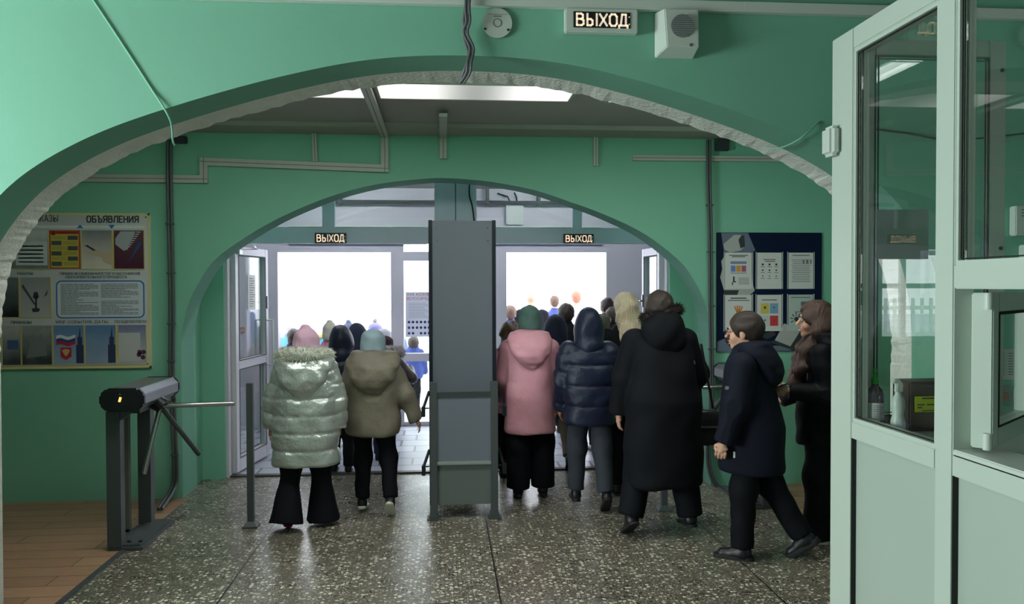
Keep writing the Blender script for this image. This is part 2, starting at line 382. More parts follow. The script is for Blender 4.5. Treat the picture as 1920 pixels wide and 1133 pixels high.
# ---------------------------------------------------------------- inner door plane: beam, column, transom
beam_z0, beam_z1 = aY(700, 457, Y3).z, aY(700, 427, Y3).z
struct(box('trim_transom_beam', XL2+.02, XR2-.02, Y3-.04, Y3+.04, beam_z0, beam_z1, m_teal))
cl, cr_ = aY(815, 400, Y3).x, aY(893, 400, Y3).x
struct(box('trim_centre_column', cl, cr_, Y3-.06, Y3+.06, 0, 2.8, m_teal))
struct(box('trim_column_groove', (cl+cr_)/2-.004, (cl+cr_)/2+.004, Y3-.063, Y3-.06, 1.9, 2.8, m_steel))
for i, (a, b) in enumerate(((605, 628), (1073, 1090))):
    struct(box('trim_transom_post', aY(a, 400, Y3).x, aY(b, 400, Y3).x, Y3-.03, Y3+.03, beam_z1, 2.8, m_teal))
struct(box('trim_transom_head', XL2, XR2, Y3-.03, Y3+.03, 2.74, 2.8, m_teal))
k = 0
for a, b in ((XL2+.02, aY(605, 400, Y3).x), (aY(628, 400, Y3).x, cl), (cr_, aY(1073, 400, Y3).x), (aY(1090, 400, Y3).x, XR2-.02)):
    k += 1; struct(box('window_%d' % (k+2), a, b, Y3-.004, Y3+.004, beam_z1, 2.74, m_glass))
# door frames at the inner plane and threshold
fx0, fx1 = aY(412, 700, Y3).x, aY(431, 700, Y3).x
gx0, gx1 = aY(1247, 600, Y3).x, aY(1262, 600, Y3).x
for nm, a, b in (('door_1_frame', fx0, fx1), ('door_2_frame', gx0, gx1)):
    struct(box(nm, a, b, Y3-.05, Y3+.05, 0, beam_z0, m_doorw, bevel=.004))
struct(box('trim_threshold', fx0, gx1, Y3-.03, Y3-.005, 0, .015, m_rust))
struct(box('trim_threshold_inner', fx0, gx1, Y3+.02, Y3+.05, 0, .012, m_rust))

def door_leaf(name, hinge, end, z1, label, parts):
    """glazed PVC leaf from hinge point to end point (plan view)"""
    hinge = Vector((*hinge, 0)); end = Vector((*end, 0)); wd = (end-hinge).length; ang = math.atan2(end.y-hinge.y, end.x-hinge.x)
    t = thing(name, label, 'door', hinge, ang)
    fr = MB(); p = .075
    fr.box(0, p, -.03, .03, .02, z1).box(wd-p, wd, -.03, .03, .02, z1).box(p, wd-p, -.03, .03, z1-p, z1).box(p, wd-p, -.03, .03, .02, .02+.12).box(p, wd-p, -.03, .03, .92, 1.0)
    fr.build('door_frame', m_doorw, t, bevel=.004)
    MB().box(p, wd-p, -.004, .004, .14, .92).build('lower_pane', m_glass, t)
    MB().box(p, wd-p, -.004, .004, 1.0, z1-p).build('upper_pane', m_glass, t)
    g = MB()
    for z0, z1_ in ((.14, .92), (1.0, z1-p)):
        for s in (-1, 1): 
            y0 = -.033 if s < 0 else .03
            g.box(p-.004, p+.004, y0, y0+.003, z0, z1_).box(wd-p-.004, wd-p+.004, y0, y0+.003, z0, z1_).box(p, wd-p, y0, y0+.003, z0-.004, z0+.004).box(p, wd-p, y0, y0+.003, z1_-.004, z1_+.004)
    g.build('gasket', m_gask, t)
    for s in (-1, 1):
        h = MB(); y = s*.085; x = wd-.04
        h.tube([(x, s*.03, 1.33), (x, y, 1.33), (x, y, .9), (x, s*.03, .9)], .011, 8); h.build('pull_handle', m_white, t, smooth=True)
    lk = MB(); lk.box(wd-.055, wd-.02, -.04, .04, 1.44, 1.56).tube([(wd-.04, .04, 1.5), (wd-.04, .07, 1.5), (wd-.12, .07, 1.5)], .008, 8); lk.build('lock', M('lock_metal', (90, 90, 95), .3, .8), t)
    return t, wd
h0 = fl(434, 888); e0 = fl(498, 858)
dl, wd0 = door_leaf('door_leaf', (fx1+.012, Y3+.05), (e0.x, e0.y+.05), beam_z0-.02, 'white glazed door leaf standing open by the silver jacket, wall of the left doorway', 0)
ns = MB().box(wd0*.42, wd0*.64, -.012, -.010, 1.44, 1.76).build('taped_notice', M('paper', (214, 214, 210), .7), dl)
mb = MB()
for i in range(13): mb.box(wd0*.45, wd0*(.56+.05*((i*7) % 3)/2), -.0135, -.0125, 1.47+i*.021, 1.475+i*.021)
mb.build('printed_lines', M('ink_grey', (70, 72, 80), .8), ns)
cl_ = MB().box(.03, .10, -.06, -.03, beam_z0-.09, beam_z0-.05).tube([(.08, -.05, beam_z0-.05), (.35, -.10, beam_z0-.03), (.1, -.16, beam_z0-.01)], .008, 6).build('door_closer', m_chrome, dl)
e1 = aY(1209, 480, 7.85)
dr, wd1 = door_leaf('door_leaf', (gx0-.012, Y3+.05), (e1.x, 7.85), beam_z0-.02, 'white glazed door leaf swung open beside the right doorway, above the dark hooded coat', 0)
# light reveals

# ---------------------------------------------------------------- outer wall with two doorways and a side light
def X4(px): return aY(px, 560, Y4).x
ztop4 = aY(640, 473, Y4).z; zfr = aY(640, 456, Y4).z
mb = MB(); T = .16
xa, xb, xc, xd, xe, xf = X4(521), X4(733), X4(757), X4(930), X4(950), X4(1137)
for x0, x1, z0, z1 in ((-3.2, xa, 0, 2.8), (xf, 3.4, 0, 2.8), (xa, xf, zfr+.12, 2.8)):
    mb.box(x0, x1, Y4, Y4+T, z0, z1)
struct(mb.build('wall_street', m_doorw))
mb = MB()
mb.box(xb, xc, Y4, Y4+.08, 0, zfr+.12).box(xd, xe, Y4, Y4+.08, 0, zfr+.12).box(xa, xb, Y4, Y4+.08, ztop4, zfr+.12).box(xe, xf, Y4, Y4+.08, ztop4, zfr+.12)
zz = lambda py: aY(780, py, Y4).z
mb.box(xc, xd, Y4, Y4+.08, 0, .05).box(xc, xd, Y4, Y4+.08, zz(678), zz(663)).box(xc, xd, Y4, Y4+.08, zz(489), zz(472)).box(xc, xd, Y4, Y4+.08, zz(455), zfr+.12)
struct(mb.build('door_3_frame', m_doorw))
struct(box('window_7', xc, xd, Y4+.035, Y4+.045, .05, zz(678), m_glass))
struct(box('window_8', xc, xd, Y4+.035, Y4+.045, zz(663), zz(489), m_glass))
struct(box('window_9', xc, xd, Y4+.035, Y4+.045, zz(472), zz(455), m_glass))
struct(box('trim_outer_step', -3.2, 3.4, Y4+.15, Y4+.8, -.3, -.0, m_snow))
# services above the doors in the vestibule
pb = thing('vestibule_pipe', 'pale pipe running under the vestibule ceiling above both doorways', 'pipe', (0, Y4-.18, 0))
MB().tube([(-3.1, 0, 2.62), (3.3, 0, 2.62)], .022, 8).build('pipe_run', m_cable, pb, smooth=True)
mb = MB()
for x in (-2.4, -1.2, 0.5, 1.1, 2.2): MB().box(x, x+.03, -.02, .15, 2.6, 2.795).build('pipe_bracket', m_cable, pb)
jb = thing('vestibule_box', 'white electrical box above the right doorway, beside the centre column', 'electrical box', (aY(965, 400, Y4-.1).x, Y4-.062, 2.50))
MB().box(-.1, .1, -.06, .06, -.13, .13).build('box_body', m_white, jb, bevel=.01)
MB().tube([(-.05, -.02, .13), (-.08, -.02, .2), (-.2, 0, .24)], .01, 6).tube([(.03, -.02, .13), (.02, -.02, .2), (.0, 0, .25)], .01, 6).build('cable', m_gask, jb)
for x0, x1, lb in ((XL2+.25, cl-.12, 'dark ventilation panel above the left doorway, behind the transom glass'), (cr_+.25, XR2-.3, 'dark ventilation panel above the right doorway, behind the transom glass')):
    v = thing('vent_panel', lb, 'panel', ((x0+x1)/2, Y4-.033, 2.17)); hw = (x1-x0)/2
    MB().box(-hw, hw, -.02, .03, -.03, .17).build('panel_face', M('slate_panel', (110, 118, 134), .5), v)
    MB().box(-hw, hw, -.03, .03, .172, .19).build('panel_rim', m_white, v)

m_tube0 = M('vestibule_tube', (255, 255, 255), .5, emit=((.88, .90, 1), 115))
for xx, lb in ((-1.2, 'white tube light on the vestibule ceiling above the left doorway'), (1.2, 'white tube light on the vestibule ceiling above the right doorway')):
    t = thing('tube_light', lb, 'ceiling light', (xx, 7.9, 2.76)); MB().box(-.6, .6, -.06, .06, 0, .04).build('light_housing', m_white, t); MB().tube([(-.56, 0, -.02), (.56, 0, -.02)], .016, 10).build('tube', m_tube0, t, smooth=True)
# poster on the side light
po = thing('cycling_ban_poster', 'printed notice with rows of blue round symbols taped to the side light pane', 'poster', (aY(785, 590, Y4).x, Y4+.03, aY(785, 590, Y4).z))
hw, hh = .155, .265
MB().box(-hw, hw, -.002, .002, -hh, hh).build('sheet', translucent('poster_paper', (196, 196, 204)), po)
mb = MB()
for k in range(11): mb.box(-hw+.035, hw-.03-(k*5 % 4)*.02, -.003, -.002, -.04+k*.017, -.036+k*.017)
mb.build('text_lines', M('poster_grey', (120, 130, 142), .7), po)
mred = M('ink_red', (170, 50, 70), .7); mblue = M('ink_blue', (50, 60, 120), .7)
text('lettering', 'НА КОНЕ', .045, mred, po, (0, -.004, .235), bold=.001, fit=.26)
text('lettering', 'ВЕЛОСИПЕД', .045, mred, po, (0, -.004, .185), bold=.001, fit=.28)
mb = MB()
for r_ in range(3):
    for c_ in range(6):
        if r_ == 2 and c_ == 2: continue
        MB().disc((-hw+.04+c_*.047, -.004, -.09-r_*.066), .016, 12).build('round_symbol', mblue, po)

# ---------------------------------------------------------------- exit signs
m_lit = M('lit_letter', (240, 214, 196), .5, emit=((1, .78, .62), .5))
m_dkgreen = M('sign_face', (16, 34, 30), .4)
GLYPHS = [(0, [[(0, 0), (0, 1), (.30, 1), (.42, .90), (.42, .64), (.30, .54), (0, .54)], [(.30, .54), (.47, .42), (.47, .12), (.34, 0), (0, 0)]]),
          (.74, [[(0, 1), (0, 0), (.24, 0), (.36, .10), (.36, .42), (.24, .54), (0, .54)], [(.66, 0), (.66, 1)]]),
          (1.62, [[(0, 0), (.50, 1)], [(0, 1), (.50, 0)]]),
          (2.32, [[(.0, .2), (.0, .8), (.12, 1), (.38, 1), (.50, .8), (.50, .2), (.38, 0), (.12, 0), (0, .2)]]),
          (3.02, [[(.08, .06), (.17, 1), (.44, 1), (.44, .06)], [(-.04, -.14), (-.04, .04), (.56, .04), (.56, -.14)]])]
def exit_sign(cx, cy, cz, w_, h_, label, frame=True):
    t = thing('exit_sign', label, 'sign', (cx, cy, cz), 0, None)
    if frame:
        MB().box(-w_/2, w_/2, -.05, 0, -h_/2, h_/2).build('housing', m_white, t, bevel=.006)
    else:
        MB().box(-w_/2, w_/2, -.03, 0, -h_/2, h_/2).build('housing', m_steel, t, bevel=.002)
    k = .78 if frame else .96; y = -.051 if frame else -.031; j = .66 if frame else .92
    MB().box(-w_/2*k, w_/2*k, y-.002, y, -h_/2*j, h_/2*j).build('face_plate', m_dkgreen, t)
    s = h_*(.66 if frame else .86)
    total = 3.62; u = w_*k*.90/total; zc = s*.36; wd = .135*u; x0 = -w_*k*.5+u*.14
    for off, strokes in GLYPHS:
        g = MB()
        for st in strokes:
            P = [(x0+(off+a_)*u+.1*u, -zc+b_*2*zc) for a_, b_ in st]
            for (ax, az), (bx, bz) in zip(P[:-1], P[1:]):
                d = Vector((bx-ax, 0, bz-az)).normalized(); n = Vector((-d.z, 0, d.x))*wd/2; e = d*wd*.35
                p_, q_ = Vector((ax, y-.004, az))-e, Vector((bx, y-.004, bz))+e; f = Vector((0, .004, 0))
                g.add([p_-n, q_-n, q_+n, p_+n, p_-n+f, q_-n+f, q_+n+f, p_+n+f], [(0, 1, 2, 3), (4, 7, 6, 5), (0, 4, 5, 1), (1, 5, 6, 2), (2, 6, 7, 3), (3, 7, 4, 0)])
        g.build('letter', m_lit, t)
    MB().disc((w_/2*k-.006, y-.004, h_*.14), .003, 8).disc((w_/2*k-.006, y-.004, -h_*.16), .003, 8).build('indicator', m_lit, t)
a, b = aY(1057, 20, Y1), aY(1192, 68, Y1)
exit_sign((a.x+b.x)/2, Y1, (a.z+b.z)/2, b.x-a.x, a.z-b.z, 'white framed illuminated exit sign on green wall above the big arch')
for (p, q, lb) in (((591, 437), (650, 457), 'small lit exit sign on the beam over the doorway with the silver jacket'), ((1056, 439), (1112, 457), 'small lit exit sign on the beam over the doorway with the pink coat')):
    a, b = aY(*p, Y3-.04), aY(*q, Y3-.04)
    exit_sign((a.x+b.x)/2, Y3-.04, (a.z+b.z)/2, b.x-a.x, a.z-b.z, lb, False)

# ---------------------------------------------------------------- speaker, round disc, door sensor
a, b = aY(1224, 25, Y1), aY(1303, 111, Y1)
sp = thing('wall_speaker', 'white wedge shaped loudspeaker with round grey grille on green wall', 'speaker', ((a.x+b.x)/2, Y1, (a.z+b.z)/2))
W = .098; Hh = .11
MB().add([(-W, 0, -Hh), (W*.96, 0, -Hh), (W, 0, Hh), (-W, 0, Hh), (-W*.62, -.1, -Hh*.72), (W*.96, -.1, -Hh*.72), (W*1.02, -.07, Hh), (-W*.66, -.07, Hh)],
         [(0, 1, 2, 3), (4, 7, 6, 5), (0, 4, 5, 1), (3, 2, 6, 7), (0, 3, 7, 4), (1, 5, 6, 2)]).build('speaker_body', m_white, sp, bevel=.004)
gc = Vector((.016, -.090, .022))
gm = MB().disc(gc, .056, 32, depth=.006).build('grille', M('grille_grey', (110, 116, 116), .6), sp); gm.rotation_euler = (-.0, 0, 0)
mb = MB()
for i in range(11): 
    z = gc.z-.05+i*.01; hw_ = math.sqrt(max(.0545**2-(z-gc.z)**2, 1e-5)); mb.box(gc.x-hw_, gc.x+hw_, -.0975, -.093, z-.0018, z+.0018)
mb.build('grille_slats', M('slat_grey', (142, 150, 148), .6), sp)
MB().disc((.055, -.1, -.07), .008, 12).build('badge', M('badge_grey', (100, 106, 104), .5), sp)
a = aY(932, 45, Y1)
dsc = thing('round_disc', 'white round disc with a centre ring fixed on green wall beside the cables', 'disc', (a.x, Y1-.012, a.z))
MB().disc((0, 0, 0), .071, 40, depth=.008).build('disc_plate', M('disc_white', (196, 204, 196), .35), dsc)
rg = [(math.cos(t)*.019, -.0052, math.sin(t)*.019) for t in np.linspace(0, 2*math.pi, 25)[:-1]]
MB().tube(rg, .0013, 5, closed=True).build('centre_ring', m_cable, dsc)
MB().disc((-.002, -.006, .082), .007, 8).disc((-.058, -.006, -.03), .006, 8).disc((.052, -.006, -.032), .006, 8).build('fixing_clip', m_gask, dsc)
MB().box(-.018, .022, -.0052, -.0045, .03, .0335).box(-.045, .05, -.0052, -.0045, .04, .0415).build('printed_lines', m_cable, dsc)

# ---------------------------------------------------------------- cable ducts and cables (each run is one thing)
def duct(name, label, pts, Y, wd=.045, dep=.03, m=None, cat='cable duct', groove=True, shift=0):
    """rectangular duct along points on a wall at depth Y"""
    Y -= .003; o0 = Vector((pts[0][0], Y, pts[0][1])); t = thing(name, label, cat, o0)
    mb = MB(); gr = MB()
    for si, ((x0, z0), (x1, z1)) in enumerate(zip(pts[:-1], pts[1:])):
        dep += .0009*(si > 0)
        d = Vector((x1-x0, 0, z1-z0)); L_ = d.length; d.normalize(); n = Vector((-d.z, 0, d.x))*wd/2; e = d*wd/2*.98
        P = [Vector((x0, 0, z0))-e-n, Vector((x1, 0, z1))+e-n, Vector((x1, 0, z1))+e+n, Vector((x0, 0, z0))-e+n]
        P = [p-Vector((pts[0][0], 0, pts[0][1])) for p in P]
        mb.add(P+[p+Vector((0, -dep, 0)) for p in P], [(0, 1, 2, 3), (4, 7, 6, 5), (0, 4, 5, 1), (1, 5, 6, 2), (2, 6, 7, 3), (3, 7, 4, 0)])
        n2 = n.normalized()*.002
        if groove:
            Q = [p*1.0 for p in ((P[0]+P[3])/2-n2, (P[1]+P[2])/2-n2, (P[1]+P[2])/2+n2, (P[0]+P[3])/2+n2)]
            gr.add([q+Vector((0, -dep-.001, 0)) for q in Q], [(0, 1, 2, 3)])
    mb.build('duct_body', m or m_duct, t)
    if groove: gr.build('lid_seam', m_cable, t)
    return t
def w2(px, py, Y=Y2): p = aY(px, py, Y); return (p.x, p.z)
duct('cable_duct', 'long white cable duct along the top of the arch wall', [(-4.98, w2(400, -2, Y1)[1]+.012), (w2(1400, 22, Y1)[0], w2(1400, 18, Y1)[1]), (7.5, w2(1900, 29, Y1)[1])], Y1, .05, .035, m_white, groove=False)
duct('cable_duct', 'short white duct stub rising from the long duct above the exit sign', [(w2(1155, 12, Y1)[0], w2(1155, 12, Y1)[1]+.02), (w2(1155, 12, Y1)[0], 3.24)], Y1, .03, .02, m_white, groove=False)
duct('cable_duct', 'stepped cream cable duct on the inner wall above the announcement board', [(-3.6, w2(300, 335)[1]), w2(384, 337), w2(384, 304), w2(722, 317), (w2(722, 317)[0], ZC2-.03)], Y2, .058)
duct('cable_duct', 'thin cream duct dropping onto the stepped duct on the inner wall', [(w2(590, 240)[0], ZC2-.05), w2(592, 300)], Y2, .035)
duct('cable_duct', 'short cream duct hanging above the centre of the second arch', [(w2(831, 250)[0], ZC2-.04), w2(831, 292)], Y2, .055)
duct('cable_duct', 'narrow cream duct drop at the right of the centre, on the inner wall', [(w2(1116, 250)[0], ZC2-.04), w2(1116, 308)], Y2, .035)
duct('cable_duct', 'straight cream duct crossing the inner wall above the navy board', [w2(1190, 297), (4.5, w2(1500, 299)[1])], Y2, .042)
cdc = thing('ceiling_duct', 'cream cable duct crossing the corridor ceiling beside the big light panel', 'cable duct', (w2(722, 240)[0], Y2-.3, ZC2-.036))
MB().box(-.03, .03, -1.75, .27, -.025, .0).build('duct_body', m_duct, cdc); MB().box(-.002, .002, -1.75, .27, -.027, -.025).build('lid_seam', m_cable, cdc)
cdc = thing('ceiling_duct', 'short cream duct on the corridor ceiling under the big light panel', 'cable duct', (w2(831, 240)[0], Y2-.3, ZC2-.036))
MB().box(-.028, .028, -.55, .27, -.025, .0).build('duct_body', m_duct, cdc)

def cable(name, label, pts, r, mat, clips=(), n=8, multi=1, spread=.012, cat='cable'):
    pts = [Vector(p) for p in pts]; t = thing(name, label, cat, pts[0])
    # catmull-rom smooth
    out = []
    for i in range(len(pts)-1):
        p0, p1, p2, p3 = pts[max(i-1, 0)], pts[i], pts[i+1], pts[min(i+2, len(pts)-1)]
        for j in range(6):
            s = j/6; out.append(.5*((2*p1)+(-p0+p2)*s+(2*p0-5*p1+4*p2-p3)*s*s+(-p0+3*p1-3*p2+p3)*s**3))
    out.append(pts[-1]); out = [p-pts[0] for p in out]
    for k in range(multi):
        off = (k-(multi-1)/2)*spread
        MB().tube([p+Vector((off+.004*math.sin(i*.7+k*2.1)*(multi > 2), -abs(.006*math.sin(k*1.9))*(multi > 2), 0)) for i, p in enumerate(out)], r, n).build('cable_strand', mat, t, smooth=True)
    for c in clips:
        cp = min(out, key=lambda p: abs((p+pts[0]).z-c))
        MB().box(cp.x-.03, cp.x+.03, cp.y-.018, cp.y+.01, cp.z-.006, cp.z+.006).build('pipe_clip', m_steel, t)
    return t
def w3(px, py, Y, dy=.056): p = aY(px, py, Y-dy); return (p.x, p.y, p.z)
cable('conduit_pipe', 'dark double conduit running down the inner wall behind the turnstile', [w3(*p, Y2) for p in ((318, 262), (317, 300), (319, 420), (322, 560), (322, 700), (327, 830), (329, 880), (325, 915))]+[(fl(300, 960)+Vector((0, 0, .02)))[:]], .012, m_cable, clips=(2.1, 1.75, 1.4, 1.05, .75, .35), multi=2, spread=.026, cat='conduit')
cable('conduit_pipe', 'dark double conduit running down the inner wall beside the navy board', [w3(*p, Y2) for p in ((1329, 262), (1329, 330), (1332, 450), (1333, 600), (1334, 760), (1328, 860))]+[w3(1345, 912, Y2), w3(1380, 912, Y2)], .011, m_cable, clips=(2.3, 1.9, 1.5, 1.1), multi=2, spread=.022, cat='conduit')
cable('cable_bundle', 'bundle of loose grey cables hanging at the crown of the big arch', [aY(877, -20, Y1-.065)[:], aY(876, 30, Y1-.06)[:], aY(873, 60, Y1-.04)[:], aY(882, 95, Y1-.04)[:], aY(878, 128, Y1-.05)[:], aY(866, 156, Y1+.0)[:]], .0065, M('cable_grey', (92, 94, 98), .45), multi=5, spread=.006)
cable('wall_cable', 'thin green painted cable slanting down the wall at the left of the arch', [aY(165, -15, Y1-.004)[:], aY(215, 60, Y1-.004)[:], aY(280, 160, Y1-.004)[:], aY(318, 222, Y1-.006)[:], aY(324, 262, Y1+.12)[:], aY(327, 272, Y1+.2)[:]], .005, m_green)
cable('wall_cable', 'thin pale wire looping off the arch edge beside the glazed booth', [aY(1535, 228, Y1-.005)[:], aY(1500, 260, Y1-.02)[:], aY(1460, 278, Y1+.15)[:], aY(1428, 276, Y1+.3)[:]], .004, m_green)
cable('wall_cable', 'thin dark wire strung across the green wall behind the booth glass', [aY(1560, 232, Y1-.01)[:], aY(1700, 250, Y1-.01)[:], aY(1800, 262, Y1-.01)[:], aY(2000, 240, Y1-.01)[:]], .004, m_cable)
cable('column_cable', 'black wire hanging down the centre column above the grey panel', [aY(881, 340, Y3-.07)[:], aY(880, 365, Y3-.07)[:], aY(886, 390, Y3-.07)[:], aY(892, 440, Y3-.07)[:]], .006, m_gask)
p = aY(1352, 270, Y2); jb = thing('junction_box', 'dark square junction box at the top of the right conduit', 'junction box', (p.x, Y2, p.z))
MB().box(-.055, .055, -.05, 0, -.06, .06).build('box_body', M('dark_box', (52, 52, 62), .5), jb, bevel=.006); MB().tube([(.0, -.03, .06), (.05, -.03, .12), (.16, -.02, .17)], .009, 6).build('cable', m_gask, jb)
p = aY(340, 264, Y2); jb = thing('junction_box', 'dark flat junction box at the top of the left conduit', 'junction box', (p.x, Y2, p.z))
MB().box(-.06, .05, -.05, 0, -.025, .03).build('box_body', M('dark_box', (52, 52, 62), .5), jb, bevel=.006)

# ---------------------------------------------------------------- corridor ceiling lights
m_lamp = bpy.data.materials.new('light_panel'); m_lamp.use_nodes = True
nt = m_lamp.node_tree; b_ = nt.nodes['Principled BSDF']; tc = nt.nodes.new('ShaderNodeTexCoord'); sx_ = nt.nodes.new('ShaderNodeSeparateXYZ'); nt.links.new(tc.outputs['Object'], sx_.inputs[0])
wv = nt.nodes.new('ShaderNodeMath'); wv.operation = 'MULTIPLY'; wv.inputs[1].default_value = 7.5; nt.links.new(sx_.outputs['X'], wv.inputs[0])
cs = nt.nodes.new('ShaderNodeMath'); cs.operation = 'COSINE'; nt.links.new(wv.outputs[0], cs.inputs[0])
mr = nt.nodes.new('ShaderNodeMapRange'); mr.inputs[1].default_value = -1; mr.inputs[2].default_value = 1; mr.inputs[3].default_value = 1.25; mr.inputs[4].default_value = .30
nt.links.new(cs.outputs[0], mr.inputs[0]); nt.links.new(mr.outputs[0], b_.inputs['Emission Strength']); b_.inputs['Emission Color'].default_value = (1, .98, .94, 1); b_.inputs['Base Color'].default_value = (.7, .7, .7, 1)
p0 = fl(715, 187, ZC2-.02); p1 = fl(1066, 187, ZC2-.02); p2 = fl(752, 158, ZC2-.02)
pw = (p1.x-p0.x); py0 = p2.y-.02; py1 = (p0.y+p1.y)/2
for i, (cx, lb) in enumerate((((p0.x+p1.x)/2, 'large recessed light panel in the middle of the corridor ceiling'), ((p0.x+p1.x)/2+1.48, 'recessed light panel at the right of the large middle ceiling light'), ((p0.x+p1.x)/2-1.3, 'recessed light panel at the left of the large middle ceiling light'))):
    t = thing('ceiling_light', lb, 'ceiling light', (cx, (py0+py1)/2, ZC2), 0, 'ceiling lights of the corridor')
    hd = (py1-py0)/2; hw = pw/2
    MB().box(-hw, hw, -hd, hd, -.02, -.012).build('diffuser', m_lamp, t)
    f = MB(); g = .018
    f.box(-hw-g, hw+g, -hd-g, -hd, -.024, 0).box(-hw-g, hw+g, hd, hd+g, -.024, 0).box(-hw-g, -hw, -hd, hd, -.024, 0).box(hw, hw+g, -hd, hd, -.024, 0)
    f.build('light_frame', m_ceil, t)
m_lamp2 = M('light_panel_boosted', (240, 240, 236), .5, emit=((1, .98, .94), 11.5))  # hidden second row glows stronger than the visible panels to brighten the corridor
for cx in ((p0.x+p1.x)/2-.05, (p0.x+p1.x)/2+1.55, (p0.x+p1.x)/2-1.55):
    o = bpy.data.objects['ceiling_light'].copy(); COL.objects.link(o); o.location = (cx, 4.52, ZC2)
    o['label'] = ('second row light panel at the crown of the big arch' if abs(cx) < .8 else 'second row light panel tucked behind the big arch, %s end' % ('right' if cx > 0 else 'left'))
    for ch in bpy.data.objects['ceiling_light'].children:
        c = ch.copy(); COL.objects.link(c); c.parent = o
        if ch.name.startswith('diffuser'): c.data = ch.data.copy(); c.data.materials[0] = m_lamp2
# lobby tube lights; the left one is unseen, added to light the lobby
m_tube = M('tube_glow', (255, 255, 255), .5, emit=((.93, 1, .97), 5.0))
for (x, y, lb, st) in ((3.05, .15, 'twin tube ceiling light over the glazed booth, mirrored in its glass', 1), (-1.6, .2, 'unseen twin tube light added at the left side of the lobby ceiling', 1)):
    t = thing('tube_light', lb, 'ceiling light', (x, y, 3.14), 0, None)
    MB().box(-.09, .09, -1.2, 1.2, 0, .11).build('light_housing', m_white, t)
    for s in (-.045, .045): MB().tube([(s, -1.17, -.02), (s, 1.17, -.02)], .022, 10).build('tube', m_tube, t, smooth=True)

# ================================================================== BOARDS
paper = M('paper_white', (205, 206, 204), .7)
ink = M('ink_dark', (52, 54, 66), .8)
def wall_sheet(mb_, u0, u1, v0, v1, d0, d1): return mb_.box(u0, u1, -d1, -d0, v0, v1)
def rect(name, u0, u1, v0, v1, d, mat, parent, th=.002): return MB().box(u0, u1, -d-th, -d, v0, v1).build(name, mat, parent)
def poly(name, pts, d, mat, parent, th=.0015): return MB().prism(pts, -d-th, -d).build(name, mat, parent)
def grad(name, c1, c2, axis='Z', lo=-.12, hi=.12, noise=.3, sc=9):
    m = bpy.data.materials.new(name); m.use_nodes = True; nt = m.node_tree; b = nt.nodes['Principled BSDF']; b.inputs['Roughness'].default_value = .4
    tc = nt.nodes.new('ShaderNodeTexCoord'); s = nt.nodes.new('ShaderNodeSeparateXYZ'); nt.links.new(tc.outputs['Object'], s.inputs[0])
    mr = nt.nodes.new('ShaderNodeMapRange'); mr.inputs[1].default_value = lo; mr.inputs[2].default_value = hi; nt.links.new(s.outputs[axis], mr.inputs[0])
    n = nt.nodes.new('ShaderNodeTexNoise'); n.inputs['Scale'].default_value = sc; n.inputs['Detail'].default_value = 6; nt.links.new(tc.outputs['Object'], n.inputs['Vector'])
    a = nt.nodes.new('ShaderNodeMath'); a.operation = 'MULTIPLY_ADD'; a.inputs[1].default_value = noise; nt.links.new(n.outputs['Fac'], a.inputs[0]); nt.links.new(mr.outputs[0], a.inputs[2])
    sb = nt.nodes.new('ShaderNodeMath'); sb.operation = 'SUBTRACT'; sb.inputs[1].default_value = noise/2; sb.use_clamp = True; nt.links.new(a.outputs[0], sb.inputs[0])
    mx = nt.nodes.new('ShaderNodeMixRGB'); mx.inputs[1].default_value = (*lin(c1), 1); mx.inputs[2].default_value = (*lin(c2), 1)
    nt.links.new(sb.outputs[0], mx.inputs[0]); nt.links.new(mx.outputs[0], b.inputs['Base Color']); return m
# ---- announcement board, left
def bl(px, py): p = aY(px, py, Y2-.03); return (p.x, p.z)
br, bt = bl(280, 400); bb = bl(284, 690)[1]
bw = 1.62; board = thing('announcement_board', 'big pale announcement board with yellow edge and photo pockets on inner wall', 'notice board', (br-bw, Y2-.002, bb))
BH = bt-bb
def U(px): return bl(px, 545)[0]-(br-bw)
def V(py): return bl(200, py)[1]-bb
rect('backing_panel', 0, bw, 0, BH, 0, grad('board_grey', (176, 178, 180), (206, 206, 206), 'X', 0, 1.6), board, .018)
mb = MB(); e = .016
for a_ in ((0, bw, 0, e), (0, bw, BH-e, BH), (0, e, 0, BH), (bw-e, bw, 0, BH)): mb.box(a_[0], a_[1], -.022, -.018, a_[2], a_[3])
mb.build('board_edging', M('yellow_edge', (216, 204, 140), .5), board)
mb = MB()
for a_ in ((bw-.03, BH-.03), (bw-.03, .03), (bw-.75, .03), (.05, .03), (.05, BH-.03)): mb.disc((a_[0], -.021, a_[1]), .006, 8)
mb.build('screw', m_gask, board)
